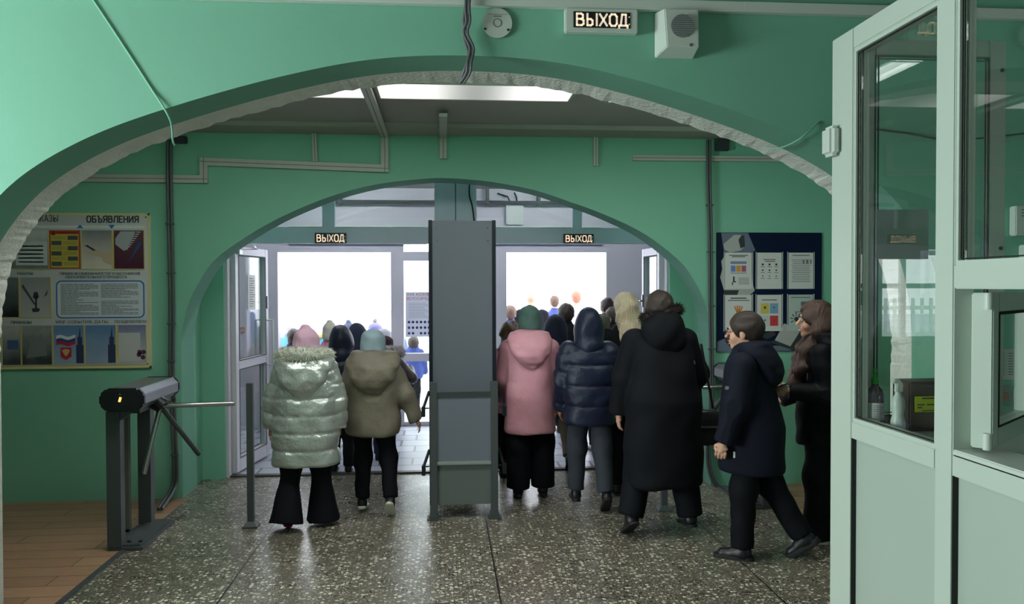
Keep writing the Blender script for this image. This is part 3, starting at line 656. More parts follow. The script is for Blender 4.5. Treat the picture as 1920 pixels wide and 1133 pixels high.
BIG = {'О': (.5, [[(0, .2), (0, .8), (.1, 1), (.4, 1), (.5, .8), (.5, .2), (.4, 0), (.1, 0), (0, .2)]]), 'Б': (.46, [[(.44, 1), (0, 1), (0, 0), (.34, 0), (.46, .12), (.46, .42), (.34, .54), (0, .54)]]),
       'Ъ': (.56, [[(0, 1), (.16, 1), (.16, 0), (.44, 0), (.56, .12), (.56, .42), (.44, .54), (.16, .54)]]), 'Я': (.48, [[(.48, 0), (.48, 1), (.14, 1), (.02, .88), (.02, .6), (.14, .48), (.48, .48)], [(.2, .48), (0, 0)]]),
       'В': (.46, [[(0, 0), (0, 1), (.30, 1), (.42, .90), (.42, .64), (.30, .54), (0, .54)], [(.30, .54), (.46, .42), (.46, .12), (.34, 0), (0, 0)]]), 'Л': (.5, [[(0, 0), (.14, 1), (.5, 1), (.5, 0)]]),
       'Е': (.42, [[(.42, 1), (0, 1), (0, 0), (.42, 0)], [(0, .52), (.36, .52)]]), 'Н': (.48, [[(0, 0), (0, 1)], [(.48, 0), (.48, 1)], [(0, .52), (.48, .52)]]), 'И': (.5, [[(0, 1), (0, 0), (.5, 1), (.5, 0)]])}
x_ = 0; items = []
for ch in 'ОБЪЯВЛЕНИЯ': items.append((x_, ch)); x_ += BIG[ch][0]+.24
tot = x_-.24; k_ = (U(260)-U(164))/tot; hh_ = .046; ti = thing('tmp', '', '') if False else None
title = MB().box(U(164)-.002, U(260)+.002, -.0186, -.0180, V(411)-.027, V(411)-.0262).build('title_lettering', ink, board)
for off, ch in items:
    g = MB()
    for st in BIG[ch][1]:
        P = [(U(164)+(off+a_)*k_, V(411)-hh_/2+b_*hh_) for a_, b_ in st]
        for (ax, az), (bx, bz) in zip(P[:-1], P[1:]):
            d = Vector((bx-ax, 0, bz-az)).normalized(); n = Vector((-d.z, 0, d.x))*.0042; e = d*.003
            p_, q_ = Vector((ax, -.0205, az))-e, Vector((bx, -.0205, bz))+e; f = Vector((0, .002, 0))
            g.add([p_-n, q_-n, q_+n, p_+n, p_-n+f, q_-n+f, q_+n+f, p_+n+f], [(0, 1, 2, 3), (4, 7, 6, 5), (0, 4, 5, 1), (1, 5, 6, 2), (2, 6, 7, 3), (3, 7, 4, 0)])
    g.build('letter', ink, title)
text('lettering', 'ПРИКАЗЫ', .072, ink, board, (U(111), -.021, V(411)), bold=.0016, align='RIGHT', fit=U(260)-U(200))
text('lettering', 'ПРАВА И ОБЯЗАННОСТИ УЧАСТНИКОВ', .027, ink, board, (U(187), -.021, V(513.5)), bold=.001, fit=U(262)-U(111))
text('lettering', 'ОБРАЗОВАТЕЛЬНОГО ПРОЦЕССА', .027, ink, board, (U(180), -.021, V(520)), bold=.001, fit=U(238)-U(122))
text('lettering', 'РАБОТЫ', .028, ink, board, (U(62), -.021, V(513)), bold=.001, align='RIGHT')
text('lettering', 'ПРИКАЗЫ', .03, ink, board, (U(38), -.021, V(604)), bold=.001, fit=U(57)-U(18))
text('lettering', 'МЕР. СОБЫТИЯ, ДАТЫ', .03, ink, board, (U(152), -.021, V(604)), bold=.001, fit=U(201)-U(103))
text('lettering', 'ПОЗДРАВЛЯЕМ', .03, ink, board, (U(243), -.021, V(604)), bold=.001, fit=U(273)-U(214))
rect('header_line', U(60), U(271), V(428), V(423), .018, M('line_white', (225, 225, 222), .5), board)
mbl = M('arrow_blue', (46, 110, 180), .5)
poly('arrow_mark', [(U(145), V(428)), (U(157), V(428)), (U(151), V(421))], .0205, mbl, board)
poly('arrow_mark', [(U(204), V(422)), (U(216), V(422)), (U(210), V(429))], .0205, mbl, board)
# pictures: pocket row 1
edge_y = M('pocket_edge', (206, 190, 120), .4)
def picture(u0, u1, v0, v1, mat, pocket=True):
    if pocket:
        m_ = MB(); g = .007
        m_.box(u0-g, u1+g, -.024, -.018, v0-g, v0).box(u0-g, u0, -.024, -.018, v0, v1).box(u1, u1+g, -.024, -.018, v0, v1)
        m_.build('pocket_rim', edge_y, board)
    # picture plane built about its own centre so that its gradient runs over it
    o = MB().box(-(u1-u0)/2, (u1-u0)/2, -.001, .001, -(v1-v0)/2, (v1-v0)/2).build('printed_picture', mat, board, ((u0+u1)/2, -.0195, (v0+v1)/2)); return o
def onp(o, name, pts, mat): return MB().prism(pts, -.0025, -.0012).build(name, mat, o)
r1a, r1b = V(504), V(432)
o = picture(U(20), U(91), r1a, r1b, grad('photo_desk', (120, 124, 128), (205, 205, 203), noise=.9, sc=20))
onp(o, 'calendar', [(-.1, -.12), (.13, -.12), (.13, .06), (-.1, .06)], M('sheet_pale', (200, 204, 206), .6))
for k in range(5): onp(o, 'calendar_row', [(-.08, -.1+k*.03), (.1, -.1+k*.03), (.1, -.09+k*.03), (-.08, -.09+k*.03)], M('row_blue', (90, 100, 130), .7))
o = picture(U(154), U(210), r1a, r1b, grad('photo_hands', (214, 204, 190), (122, 124, 130), lo=-.1, hi=.16, noise=.5, sc=7))
skin_pic = M('printed_skin', (196, 172, 150), .6)
onp(o, 'hand_shape', [(-.09, -.02), (-.02, .0), (.05, -.015), (.11, -.02), (.11, -.12), (.05, -.1), (.03, -.06), (-.04, -.04)], skin_pic)
onp(o, 'pen_shape', [(-.09, .03), (-.07, .035), (-.01, -.005), (-.02, -.012)], ink)
o = picture(U(214), U(270), r1a, r1b, grad('photo_maroon', (78, 34, 58), (96, 60, 76), noise=.3))
onp(o, 'notebook', [(-.1, .085), (-.06, .14), (.05, .14), (-.01, .0), (-.04, -.01), (-.1, .04)], M('note_grey', (170, 172, 176), .6))
for k in range(8):
    x = -.02+k*.011; onp(o, 'notebook_ring', [(x, .02+k*.016), (x+.03, .018+k*.016), (x+.03, .024+k*.016), (x, .026+k*.016)], M('ring_white', (215, 215, 215), .4))
onp(o, 'pencil', [(.0, -.085), (.01, -.08), (.1, .05), (.09, .06), (.07, .05)], M('pencil_blue', (50, 80, 130), .5))
# row 2
r2a, r2b = V(594), V(520)
o = picture(U(2), U(34), r2a, r2b, grad('photo_dark', (34, 36, 40), (110, 116, 120), noise=.6), True)
o = picture(U(37), U(94), r2a, r2b, grad('photo_swan', (178, 176, 174), (150, 150, 152), noise=.3))
onp(o, 'flower_stem', [(-.005, -.09), (.01, -.09), (.01, .02), (-.0, .02)], ink)
onp(o, 'flower_head', [(-.02, .0), (.0, -.02), (.025, .0), (.015, .04), (-.01, .04)], ink)
onp(o, 'flower_foot', [(-.03, -.085), (.03, -.085), (.025, -.11), (-.02, -.115)], ink)
onp(o, 'leaf_stem', [(-.01, -.06), (-.1, .08), (-.09, .1), (.0, -.05)], M('stem_grey', (80, 80, 82), .6))
onp(o, 'leaf_stem', [(.06, .0), (.09, .06), (.085, .02)], M('stem_grey', (80, 80, 82), .6))
# rights text box with blue rounded border
u0, u1, v0, v1 = U(104), U(270), V(597), V(526)
def rrect(u0, u1, v0, v1, r, n=6):
    pts = []
    for cx, cy, a0 in ((u1-r, v1-r, 0), (u0+r, v1-r, 90), (u0+r, v0+r, 180), (u1-r, v0+r, 270)):
        for k in range(n+1): a = math.radians(a0+90*k/n); pts.append((cx+r*math.cos(a), cy+r*math.sin(a)))
    return pts
tb = poly('text_border', rrect(u0, u1, v0, v1, .04), .018, mbl, board)
poly('text_panel', rrect(u0+.01, u1-.01, v0+.01, v1-.01, .033), .0196, M('panel_pale', (205, 210, 216), .6), tb)
mb = MB(); rr = random.Random(2)
for c_ in range(2):
    x0 = u0+.035+c_*(u1-u0-.06)/2; w_ = (u1-u0)/2-.05
    for r_ in range(24):
        if c_ == 1 and r_ in (11, 12): continue
        e_ = w_*(1 if rr.random() < .7 else rr.uniform(.4, .9)); z = v1-.028-r_*(v1-v0-.05)/24
        x = x0
        while x < x0+e_:
            l_ = rr.uniform(.015, .05); mb.box(x, min(x+l_, x0+e_), -.0225, -.0212, z-.0028, z+.0012); x += l_+.004
mb.build('printed_text', M('text_grey', (88, 92, 104), .8), board)
# row 3
r3a, r3b = V(683), V(610)
o = picture(U(2), U(36), r3a, r3b, grad('photo_computer', (60, 66, 70), (170, 170, 168), noise=.6))
onp(o, 'monitor', [(-.03, -.03), (.05, -.03), (.05, .04), (-.03, .04)], M('screen_blue', (70, 88, 130), .5))
o = picture(U(39), U(95), r3a, r3b, grad('photo_class', (56, 62, 64), (140, 142, 142), noise=.9, sc=12))
onp(o, 'figure_shape', [(-.08, -.1), (-.05, .0), (-.06, .06), (-.02, .09), (.0, .05), (.03, .09), (.06, .04), (.07, -.08)], M('photo_mid', (120, 122, 122), .6))
bluep = grad('photo_blue', (150, 164, 186), (96, 130, 170), noise=1.0, sc=6)
mflw, mflb, mflr = M('flag_white', (215, 215, 215), .6), M('flag_blue', (44, 66, 140), .6), M('flag_red', (176, 40, 50), .6)
tower_m = M('tower_navy', (44, 54, 90), .6)
for ua, ub in ((98, 155), (158, 215)):
    o = picture(U(ua), U(ub), r3a, r3b, bluep)
    onp(o, 'tower_picture', [(.055, -.14), (.11, -.14), (.11, -.0), (.1, .0), (.1, .06), (.09, .06), (.083, .14), (.075, .06), (.065, .06), (.065, .0), (.055, .0)], tower_m)
    if ua == 98:
        for k, mm in enumerate((mflw, mflb, mflr)):
            pts = [(-.09+i*.02, .07-k*.024+.008*math.sin(i*1.1)) for i in range(8)]
            onp(o, 'flag_band', pts+[(x, z-.024) for x, z in reversed(pts)], mm)
        onp(o, 'shield', [(-.06, -.02), (.02, -.02), (.02, -.09), (-.02, -.115), (-.06, -.09)], mflr)
        onp(o, 'emblem', [(-.05, -.04), (-.02, -.03), (.01, -.04), (-.005, -.07), (-.02, -.09), (-.035, -.07)], M('emblem_gold', (200, 170, 120), .5)).location = (0, -.001, 0)
o = picture(U(220), U(272), r3a, r3b, grad('photo_card', (176, 176, 184), (96, 98, 150), lo=-.05, hi=.2))
onp(o, 'blank_card', [(-.1, -.13), (.06, -.13), (.06, .09), (-.1, .09)], M('card_grey', (188, 190, 190), .6))
for cx, cz in ((.05, -.08), (.085, -.06), (.08, -.1), (.055, -.06)): onp(o, 'printed_flower', [(cx+.018*math.cos(a), cz+.018*math.sin(a)) for a in np.linspace(0, 6.0, 9)], M('flower_plum', (80, 36, 60), .6)).location = (0, -.001, 0)
# yellow information sheet: a thing of its own in its pocket
ys = thing('information_sheet', 'red and yellow information sheet with small photos on the announcement board', 'sheet', ((br-bw)+(U(93)+U(151))/2, Y2-.024, bb+(r1a+r1b)/2))
w_ = (U(151)-U(93))/2; h_ = (r1b-r1a)/2
MB().box(-w_, w_, -.002, 0, -h_, h_).build('sheet_backing', M('sheet_red', (178, 74, 50), .6), ys)
MB().box(-w_*.9, w_*.9, -.003, -.002, -h_*.94, h_*.8).build('yellow_field', M('sheet_yellow', (206, 176, 62), .6), ys)
MB().disc((-w_*.72, -.003, h_*.84), .016, 14, depth=.002).build('round_emblem', M('emblem_maroon', (130, 34, 44), .6), ys)
MB().box(-w_*.5, w_*.85, -.0035, -.002, h_*.84, h_*.92).build('title_strip', M('title_red', (150, 40, 36), .6), ys)
for k in range(6):
    z = h_*.62-k*h_*.27; s = 1 if k % 2 == 0 else -1
    MB().box(s*w_*.2 if s > 0 else -w_*.85, w_*.85 if s > 0 else -w_*.2, -.0042, -.003, z-.018, z+.014).build('small_photo', M('photo_small', (70, 84, 86), .6), ys)
    MB().box(-w_*.82 if s > 0 else -w_*.1, w_*.1 if s > 0 else w_*.82, -.0042, -.003, z-.014, z+.012).build('text_field', M('olive_field', (170, 160, 84), .7), ys)

# ---- navy board, right
a_, b2 = aY(1344, 436, Y2-.015), aY(1540, 660, Y2-.015); b2z = aY(1344, 660, Y2-.015).z
nb = thing('navy_board', 'dark navy information board with printed open books behind clear pockets on inner wall', 'notice board', (a_.x, Y2-.002, b2z))
NW, NH = b2.x-a_.x, a_.z-b2z
def NU(px): return aY(px, 548, Y2-.015).x-a_.x
def NV(py): return aY(1440, py, Y2-.015).z-b2z
rect('backing_panel', 0, NW, 0, NH, 0, M('board_navy', (10, 16, 52), .35), nb, .014)
bookm = M('printed_page', (170, 172, 170), .6); bookd = M('printed_cover', (52, 56, 58), .6); glow = M('printed_haze', (100, 110, 130), .6)
def np_(name, pts, mat, d=.0142): return poly(name, [(NU(x), NV(y)) for x, y in pts], d, mat, nb, .001)
np_('printed_glow', [(1352, 437), (1402, 437), (1416, 470), (1392, 480), (1358, 480)], glow)
np_('printed_book', [(1356, 458), (1376, 441), (1392, 441), (1395, 464), (1388, 470), (1368, 474), (1358, 468)], bookm, .0154)
np_('printed_cover', [(1390, 441), (1394, 442), (1396, 463), (1388, 466), (1384, 450)], bookd, .0166)
np_('printed_pages', [(1352, 490), (1362, 474), (1408, 480), (1410, 530), (1415, 545), (1406, 553), (1360, 553), (1350, 520), (1354, 505)], bookm, .0148)
np_('printed_cover', [(1357, 544), (1385, 544), (1382, 553), (1356, 553)], bookd, .0166)
np_('printed_glow', [(1345, 640), (1370, 630), (1400, 646), (1440, 648), (1500, 650), (1520, 658), (1345, 659)], glow)
np_('printed_book', [(1452, 640), (1470, 607), (1506, 620), (1495, 648), (1480, 651)], bookm, .0154)
np_('printed_cover', [(1357, 622), (1366, 634), (1374, 656), (1360, 640)], bookd, .0154)
np_('printed_cover', [(1420, 630), (1450, 620), (1455, 628), (1440, 636)], bookd, .0166)
np_('printed_cover', [(1440, 641), (1452, 638), (1482, 650), (1500, 622), (1506, 622), (1495, 662), (1480, 655)], bookd, .0162)
sheets = []
cols = (1358, 1410), (1418, 1466), (1477, 1525)
rows = (474, 542), (553, 621)
labels = ['printed sheet with coloured squares and a running figure, top left pocket of navy board', 'printed sheet with nine dark dots, top middle pocket of navy board', 'text filled printed sheet with small square code, top right pocket of navy board',
          'printed sheet with an orange hand, bottom left pocket of navy board', 'printed sheet with yellow, blue and red squares, bottom middle pocket of navy board', 'pale green printed sheet with a black hand print, bottom right pocket of navy board']
for r_ in range(2):
    for c_ in range(3):
        x0, x1 = cols[c_]; y0, y1 = rows[r_]
        u0, u1, v0, v1 = NU(x0), NU(x1), NV(y1), NV(y0)
        for uu in (u0-.005, u1+.003): rect('pocket_rim', uu, uu+.003, v0, v1+.006, .014, m_white, nb, .006)
        k = r_*3+c_; hw = (u1-u0)/2*.96; hh = (v1-v0)/2
        s = thing('paper_sheet', labels[k], 'sheet', (a_.x+(u0+u1)/2, Y2-.0205, b2z+(v0+v1)/2), 0, 'sheets in the pockets of the navy board')
        MB().box(-hw, hw, -.001, .0005, -hh, hh).build('page', M('page_green', (176, 190, 184), .7) if k == 5 else paper, s)
        def mk(name, items, mat, d=.0012):
            m_ = MB()
            for (x, z, w_, h_) in items: m_.box(x*hw-w_*hw, x*hw+w_*hw, -d-.0008, -d, z*hh-h_*hh, z*hh+h_*hh)
            return m_.build(name, mat, s)
        tm = M('text_grey', (88, 92, 104), .8)
        if k == 0:
            mk('heading', [(0, .85, .7, .02), (0, .78, .5, .02)], ink); 
            for q, cc in enumerate(((110, 130, 190), (206, 150, 60), (170, 90, 120))): mk('colour_square', [(-.4+q*.4, .12, .17, .17)], M('sq%d' % q, cc, .6))
            mk('colour_strip', [(0, .45, .6, .07)], M('strip', (120, 130, 160), .7))
            mk('running_figure', [(-.35, -.45, .06, .14), (-.3, -.6, .12, .03), (-.45, -.7, .04, .08)], ink); mk('text_lines', [(.4, -.4-q*.08, .4, .012) for q in range(5)]+[(0, -.12, .6, .015)], tm)
        if k == 1:
            mk('heading', [(0, .62, .5, .02), (.05, .52, .4, .02)], M('ink_brown', (120, 60, 50), .7))
            m_ = MB()
            for q in range(9): MB().disc(((-.55+.55*(q % 3))*hw, -.0016, (.35-.32*(q//3))*hh), .009-.002*(q//3), 10).build('round_symbol', ink, s)
            pass; mk('text_lines', [(-.55+.55*(q % 3), .22-.32*(q//3), .16, .012) for q in range(9)], tm)
        if k == 2:
            mk('text_lines', [(0, .6-q*.1, .78-(q % 3)*.05, .012) for q in range(13)]+[(0, .85, .7, .02)], tm); mk('icons', [(.2, .5, .06, .12), (.5, .5, .08, .12), (.8, .5, .05, .12)], M('icon_grey', (110, 112, 116), .7), .0022)
        if k == 3:
            mk('heading', [(0, .82, .6, .03), (0, .7, .8, .02)], ink)
            mo = M('hand_orange', (200, 120, 50), .6); m_ = MB()
            m_.disc((-.0, -.0016, -.15*hh), .03, 14)
            for q in range(4):
                an = math.radians(112-q*15); m_.tube([(math.cos(an)*.02, -.0016, -.15*hh+math.sin(an)*.02), (math.cos(an)*.085, -.0016, -.15*hh+math.sin(an)*.085)], .0065, 6)
            m_.tube([(.02, -.0016, -.15*hh-.01), (.06, -.0016, -.15*hh+.025)], .007, 6)
            o = m_.build('hand_print', mo, s); o.scale = (1, .12, 1); o.location = (0, -.001, 0)
        if k == 4:
            mk('heading', [(0, .72, .6, .02)], ink)
            for q, cc in enumerate(((200, 184, 84), (120, 160, 190), (190, 196, 196), (196, 60, 64))): mk('colour_square', [(-.36+.74*(q % 2), .25-.68*(q//2), .33, .28)], M('sqb%d' % q, cc, .6))
            mk('square_symbol', [(-.36, .3, .08, .06), (.38, .3, .06, .03), (.38, -.42, .02, .07), (-.36, -.4, .06, .04)], ink, .0022)
        if k == 5:
            mk('heading', [(0, .85, .8, .02)], tm); m_ = MB(); m_.disc((-.35*hw, -.0016, -.35*hh), .02, 12)
            for q in range(7):
                an = math.radians(-20+q*38); m_.tube([(-.35*hw+math.cos(an)*.028, -.0016, -.35*hh+math.sin(an)*.028), (-.35*hw+math.cos(an)*.055, -.0016, -.35*hh+math.sin(an)*.055)], .004, 5)
            o = m_.build('hand_print', ink, s); o.scale = (1, .12, 1); o.location = (0, -.001, 0); mk('text_lines', [(0, .05, .5, .02)], M('ink_brown', (120, 60, 50), .7)); mk('sketch_shape', [(.3, .5, .3, .12)], M('icon_grey', (110, 112, 116), .7))

p = aY(205, 0, Y2)
# ================================================================== TURNSTILES
def turnstile(label, x, y, mirror=1, led=True):
    """head is at local x 0 .. .245 (arms to +x); depth along +y"""
    t = thing('turnstile', label, 'turnstile', (x, y, 0)); s = mirror
    def X(a, b): return (a, b) if s > 0 else (-b, -a)
    MB().box(*X(0, .215), 0, .62, .0, .02).box(*X(.03, .19), .03, .6, .02, .03).build('base_plate', m_steel, t, bevel=.004)
    mb = MB()
    for yy in (.12, .26): pass
    for px_, py_ in ((.10, .09), (.17, .09)): mb.disc((s*px_, py_, .033), .013, 12, 'Z', .01)
    mb.build('anchor_bolt', m_black, t)
    MB().box(*X(.0, .085), .0, .075, .02, .88).build('leg', m_steel, t, bevel=.004)
    MB().box(*X(.0, .085), .52, .60, .02, .88).build('leg', m_steel, t, bevel=.004)
    MB().box(*X(-.075, -.015), .40, .44, .0, .86).box(*X(-.075, .0), .40, .44, .0, .02).build('cable_cover', M('cover_grey', (104, 106, 100), .5), t)
    MB().add([(s*.0, 0, .88), (s*.2, 0, .88), (s*.2, .08, .88), (s*0, .08, .8)], []).v
    gus = MB().prism([(s*.01, .80), (s*.06, .80), (s*.20, .90), (s*.01, .90)], .01, .07); gus.build('gusset', m_steel, t)
    oc = [(-.01, .925), (.03, .885), (.205, .885), (.245, .925), (.245, .985), (.21, 1.02), (.03, 1.02), (-.01, .985)]
    o2 = [(s*a, b) for a, b in oc]
    MB().prism(o2, -.015, .62).build('head', M('head_steel', (150, 152, 158), .32, .85), t, bevel=.003)
    MB().prism([(s*(.1175+(a-.1175)*1.05), .9525+(b-.9525)*1.08) for a, b in oc], -.06, -.012).build('front_cap', m_black, t, bevel=.012)
    MB().prism([(s*(.1175+(a-.1175)*1.03), .9525+(b-.9525)*1.05) for a, b in oc], .618, .65).build('rear_cap', m_black, t, bevel=.01)
    MB().prism([(s*.03, .86), (s*.2, .86), (s*.2, .90), (s*.03, .90)], .02, .60).build('underside_box', m_black, t)
    if led:
        MB().tube([(s*.108, -.0605, .945), (s*.116, -.0605, .972)], .007, 8).build('led_mark', M('amber_led', (255, 150, 50), .4, emit=((1, .42, .08), 3)), t)
        MB().disc((s*.112, -.0605, .99), .005, 10).build('lamp_dot', M('dot_grey', (120, 120, 120), .5), t)
    hub = Vector((s*.2, .30, .895))
    MB().tube([hub+Vector((-s*.07, 0, .05)), hub+Vector((s*.05, 0, -.035))], [.062, .05], 16).build('hub', m_black, t, smooth=True)
    c = hub+Vector((s*.03, 0, -.03))
    for d, mt in (((.94*s, 0, .015), m_chrome), ((-.12*s, -.25, -.8), m_chrome), ((.36*s, .3, -.66), m_steel)):
        d = Vector(d).normalized(); L_ = .47 if d.x*s > .8 else .44
        MB().tube([c+d*.02, c+d*L_, c+d*(L_+.008)], [.0165, .0165, .011], 12).build('arm', mt, t, smooth=True)
    return t
turnstile('grey tripod turnstile with amber lamp on the wood floor left of the crowd', -2.10, 5.22)
pR = fl(1462, 985)
turnstile('grey tripod turnstile behind the boy in glasses, in front of the navy board', 2.42, 5.76, -1, led=False)

def bollard(x, y, h, label):
    t = thing('barrier_post', label, 'post', (x, y, 0))
    MB().box(-.022, .022, -.022, .022, .02, h).build('post', m_steel, t, bevel=.002)
    b = .05; c = .026
    MB().add([(-b, -b, 0), (b, -b, 0), (b, b, 0), (-b, b, 0), (-b, -b, .012), (b, -b, .012), (b, b, .012), (-b, b, .012), (-c, -c, .04), (c, -c, .04), (c, c, .04), (-c, c, .04)],
             [(3, 2, 1, 0), (0, 1, 5, 4), (1, 2, 6, 5), (2, 3, 7, 6), (3, 0, 4, 7), (4, 5, 9, 8), (5, 6, 10, 9), (6, 7, 11, 10), (7, 4, 8, 11), (8, 9, 10, 11)]).build('foot_plate', m_steel, t)
p = fl(471, 988); bollard(p.x, p.y, .99, 'slim grey square post beside the open door leaf and silver jacket')
p = fl(1245, 957); bollard(p.x, p.y, .99, 'slim grey square post hidden mostly behind the long black coat')

# ---------------------------------------------------------------- centre panel (metal detector side)
pc = fl(871, 950); xl, xr = aY(804, 600, 6.12).x, aY(930, 600, 6.12).x; xm = (xl+xr)/2; hw = (xr-xl)/2
ztop = aY(865, 414, 6.12).z
tw = thing('detector_panel', 'tall grey metal detector panel with black edges between the two doorways', 'detector panel', (xm, 6.14, 0))
MB().box(-hw+.025, hw-.025, -.02, .30, .08, ztop).build('panel', m_grey, tw, bevel=.002)
for s in (-1, 1): MB().box(*sorted((s*hw, s*(hw-.028))), -.03, .31, .0, ztop+.004).build('edge_strip', M('edge_navy', (26, 30, 44), .4), tw, bevel=.003)
mb = MB()
for s in (-1, 1):
    for z in (ztop-.055, ztop-.15): mb.disc((s*(hw-.062), -.022, z), .007, 10, depth=.006)
mb.build('bolt', m_chrome, tw)
# low barrier frame in front of it
bx0, bx1 = fl(814, 973).x, fl(928, 973).x; byy = fl(870, 972).y
bf = thing('crowd_barrier', 'low grey barrier frame with side brackets standing before the detector panel', 'barrier', ((bx0+bx1)/2, byy, 0)); w_ = (bx1-bx0)/2
zt = aY(870, 716, byy).z
for s in (-1, 1):
    MB().box(s*w_-.025, s*w_+.025, -.025, .025, .02, zt).build('post', m_steel, bf, bevel=.002)
    b = .05
    MB().box(s*w_-b, s*w_+b, -b, b, 0, .012).box(s*w_-.034, s*w_+.034, -.034, .034, .012, .035).build('foot_plate', m_steel, bf, bevel=.003)
    for z in (.80, .385):
        x = s*(w_+.03)
        MB().tube([(x, .0, z+.11), (x+s*.045, -.0, z-.02)], .012, 6).tube([(x, .02, z-.015), (x+s*.06, .02, z-.015)], .006, 6).box(*sorted((x+s*.028, x+s*.055)), -.03, .03, z-.07, z).build('side_bracket', m_black, bf, bevel=.003)
MB().box(-w_+.02, w_-.02, -.02, .02, .865, .90).build('cross_rail', M('rail_dark', (56, 62, 64), .5), bf)
MB().box(-w_+.02, w_-.02, -.012, .012, .40, .875).build('upper_sheet', m_grey, bf)
MB().box(-w_+.02, w_-.02, -.006, .006, .10, .39).build('lower_sheet', M('sheet_dull', (96, 104, 100), .55), bf)
MB().box(-w_+.02, w_-.02, -.03, .012, .385, .41).build('ledge', M('ledge_grey', (140, 146, 142), .5), bf, bevel=.006)

# ================================================================== BOOTH (right)
XB = aY(1557, 800, 3.2).x; TH = .07
bo = thing('glazed_booth', 'white framed glazed guard booth filling the right side of the lobby', 'booth', (XB, 3.2, 0))
YB = 3.2; ZT, ZG, Z1, Z0 = 2.645, 2.562, 1.12, 1.052
def bb_(name, y0, y1, z0, z1, x0=0, x1=TH, mat=m_pvc, bev=.004): return MB().box(x0, x1, y0-YB, y1-YB, z0, z1).build(name, mat, bo, None, bev)
yend = -.2
bb_('corner_post', 3.03, 3.2, 0, ZT, 0, .07)
bb_('mullion', 2.40, 2.49, 0, ZG); bb_('mullion', 1.30, 1.40, 0, ZG); bb_('mullion', .2, .3, 0, ZG)
bb_('top_rail', yend, 3.03, ZG, ZT, .0, TH)
bb_('sill_rail', 2.49, 3.03, Z0, Z1); bb_('sill_rail', 1.40, 2.40, Z0, Z1); bb_('sill_rail', yend, 1.30, Z0, Z1)
bb_('middle_rail', 1.40, 2.40, 1.637, 1.712)
bb_('lower_panel', 2.49, 3.03, .06, Z0, .02, .05, m_pvc2, 0); bb_('lower_panel', 1.40, 2.40, .06, Z0, .02, .05, m_pvc2, 0); bb_('lower_panel', .3, 1.3, .06, Z0, .02, .05, m_pvc2, 0)
bb_('bottom_rail', yend, 3.03, 0, .06)
bb_('window_sill', 1.40, 2.40, Z1-.004, Z1+.016, -.0, .16, m_white, .004)
def pane_set(y0, y1, z0, z1):
    bb_('glass_pane', y0+.01, y1-.01, z0+.01, z1-.01, .030, .036, m_glass2, 0)
    m_ = MB()
    for (g, x) in ((.013, .022), (.020, .012)):
        c = g; e_ = .004
        m_.box(x, x+.004, y0-YB+c-e_, y0-YB+c, z0+c-e_, z1-c+e_).box(x, x+.004, y1-YB-c, y1-YB-c+e_, z0+c-e_, z1-c+e_).box(x, x+.004, y0-YB+c, y1-YB-c, z0+c-e_, z0+c).box(x, x+.004, y0-YB+c, y1-YB-c, z1-c, z1-c+e_)
    m_.build('gasket', m_gask, bo)
    m_ = MB(); g = .013
    for x0, x1 in ((.006, .028), (.038, .060)):
        m_.box(x0, x1, y0-YB, y0-YB+g, z0, z1).box(x0, x1, y1-YB-g, y1-YB, z0, z1).box(x0, x1, y0-YB+g, y1-YB-g, z0, z0+g).box(x0, x1, y0-YB+g, y1-YB-g, z1-g, z1)
    m_.build('glazing_bead', m_pvc, bo)
pane_set(2.49, 3.03, Z1, ZG); pane_set(1.40, 2.40, 1.712, ZG); pane_set(.3, 1.3, Z1, ZG)
for y in (3.03, 2.40, 1.30): MB().box(.001, .02, y-YB-.004, y-YB, .06, Z0).build('panel_gasket', m_gask, bo)
# far panel facing the camera (fixed window at the end of the booth)
XE = aY(1877, 82, YB).x
def be(name, x0, x1, z0, z1, y0=-.03, y1=.03, mat=m_pvc, bev=.004): return MB().box(x0-XB, x1-XB, y0, y1, z0, z1).build(name, mat, bo, None, bev)
be('end_stile', XE-.075, XE, 0, 2.65, -.035, .0); be('end_stile', XB+.09, XB+.165, 0, 2.65, -.035, .0)
be('end_top_rail', XB+.165, XE-.075, 2.58, 2.65, -.035, .0); be('end_sill_rail', XB+.165, XE-.075, 1.04, 1.115, -.035, .0)
be('end_panel', XB+.165, XE-.075, .05, 1.04, -.025, -.01, m_pvc2, 0)
be('end_pane', XB+.165, XE-.075, 1.115, 2.58, -.02, -.015, m_glass2, 0)
m_ = MB(); x0, x1 = XB+.165-XB, XE-.075-XB
for g in (0, .012): m_.box(x0+g, x0+g+.004, -.037, -.03, 1.115, 2.58).box(x1-g-.004, x1-g, -.037, -.03, 1.115, 2.58).box(x0, x1, -.037, -.03, 2.576-g, 2.58-g).box(x0, x1, -.037, -.03, 1.115+g, 1.119+g)
m_.build('end_gasket', m_cable, bo)
m_ = MB()
for z in (2.53, 1.80): m_.disc((XE-.02-XB, -.037, z), .008, 12, depth=.004)
m_.build('cover_cap', M('cap_green', (70, 90, 84), .5), bo)
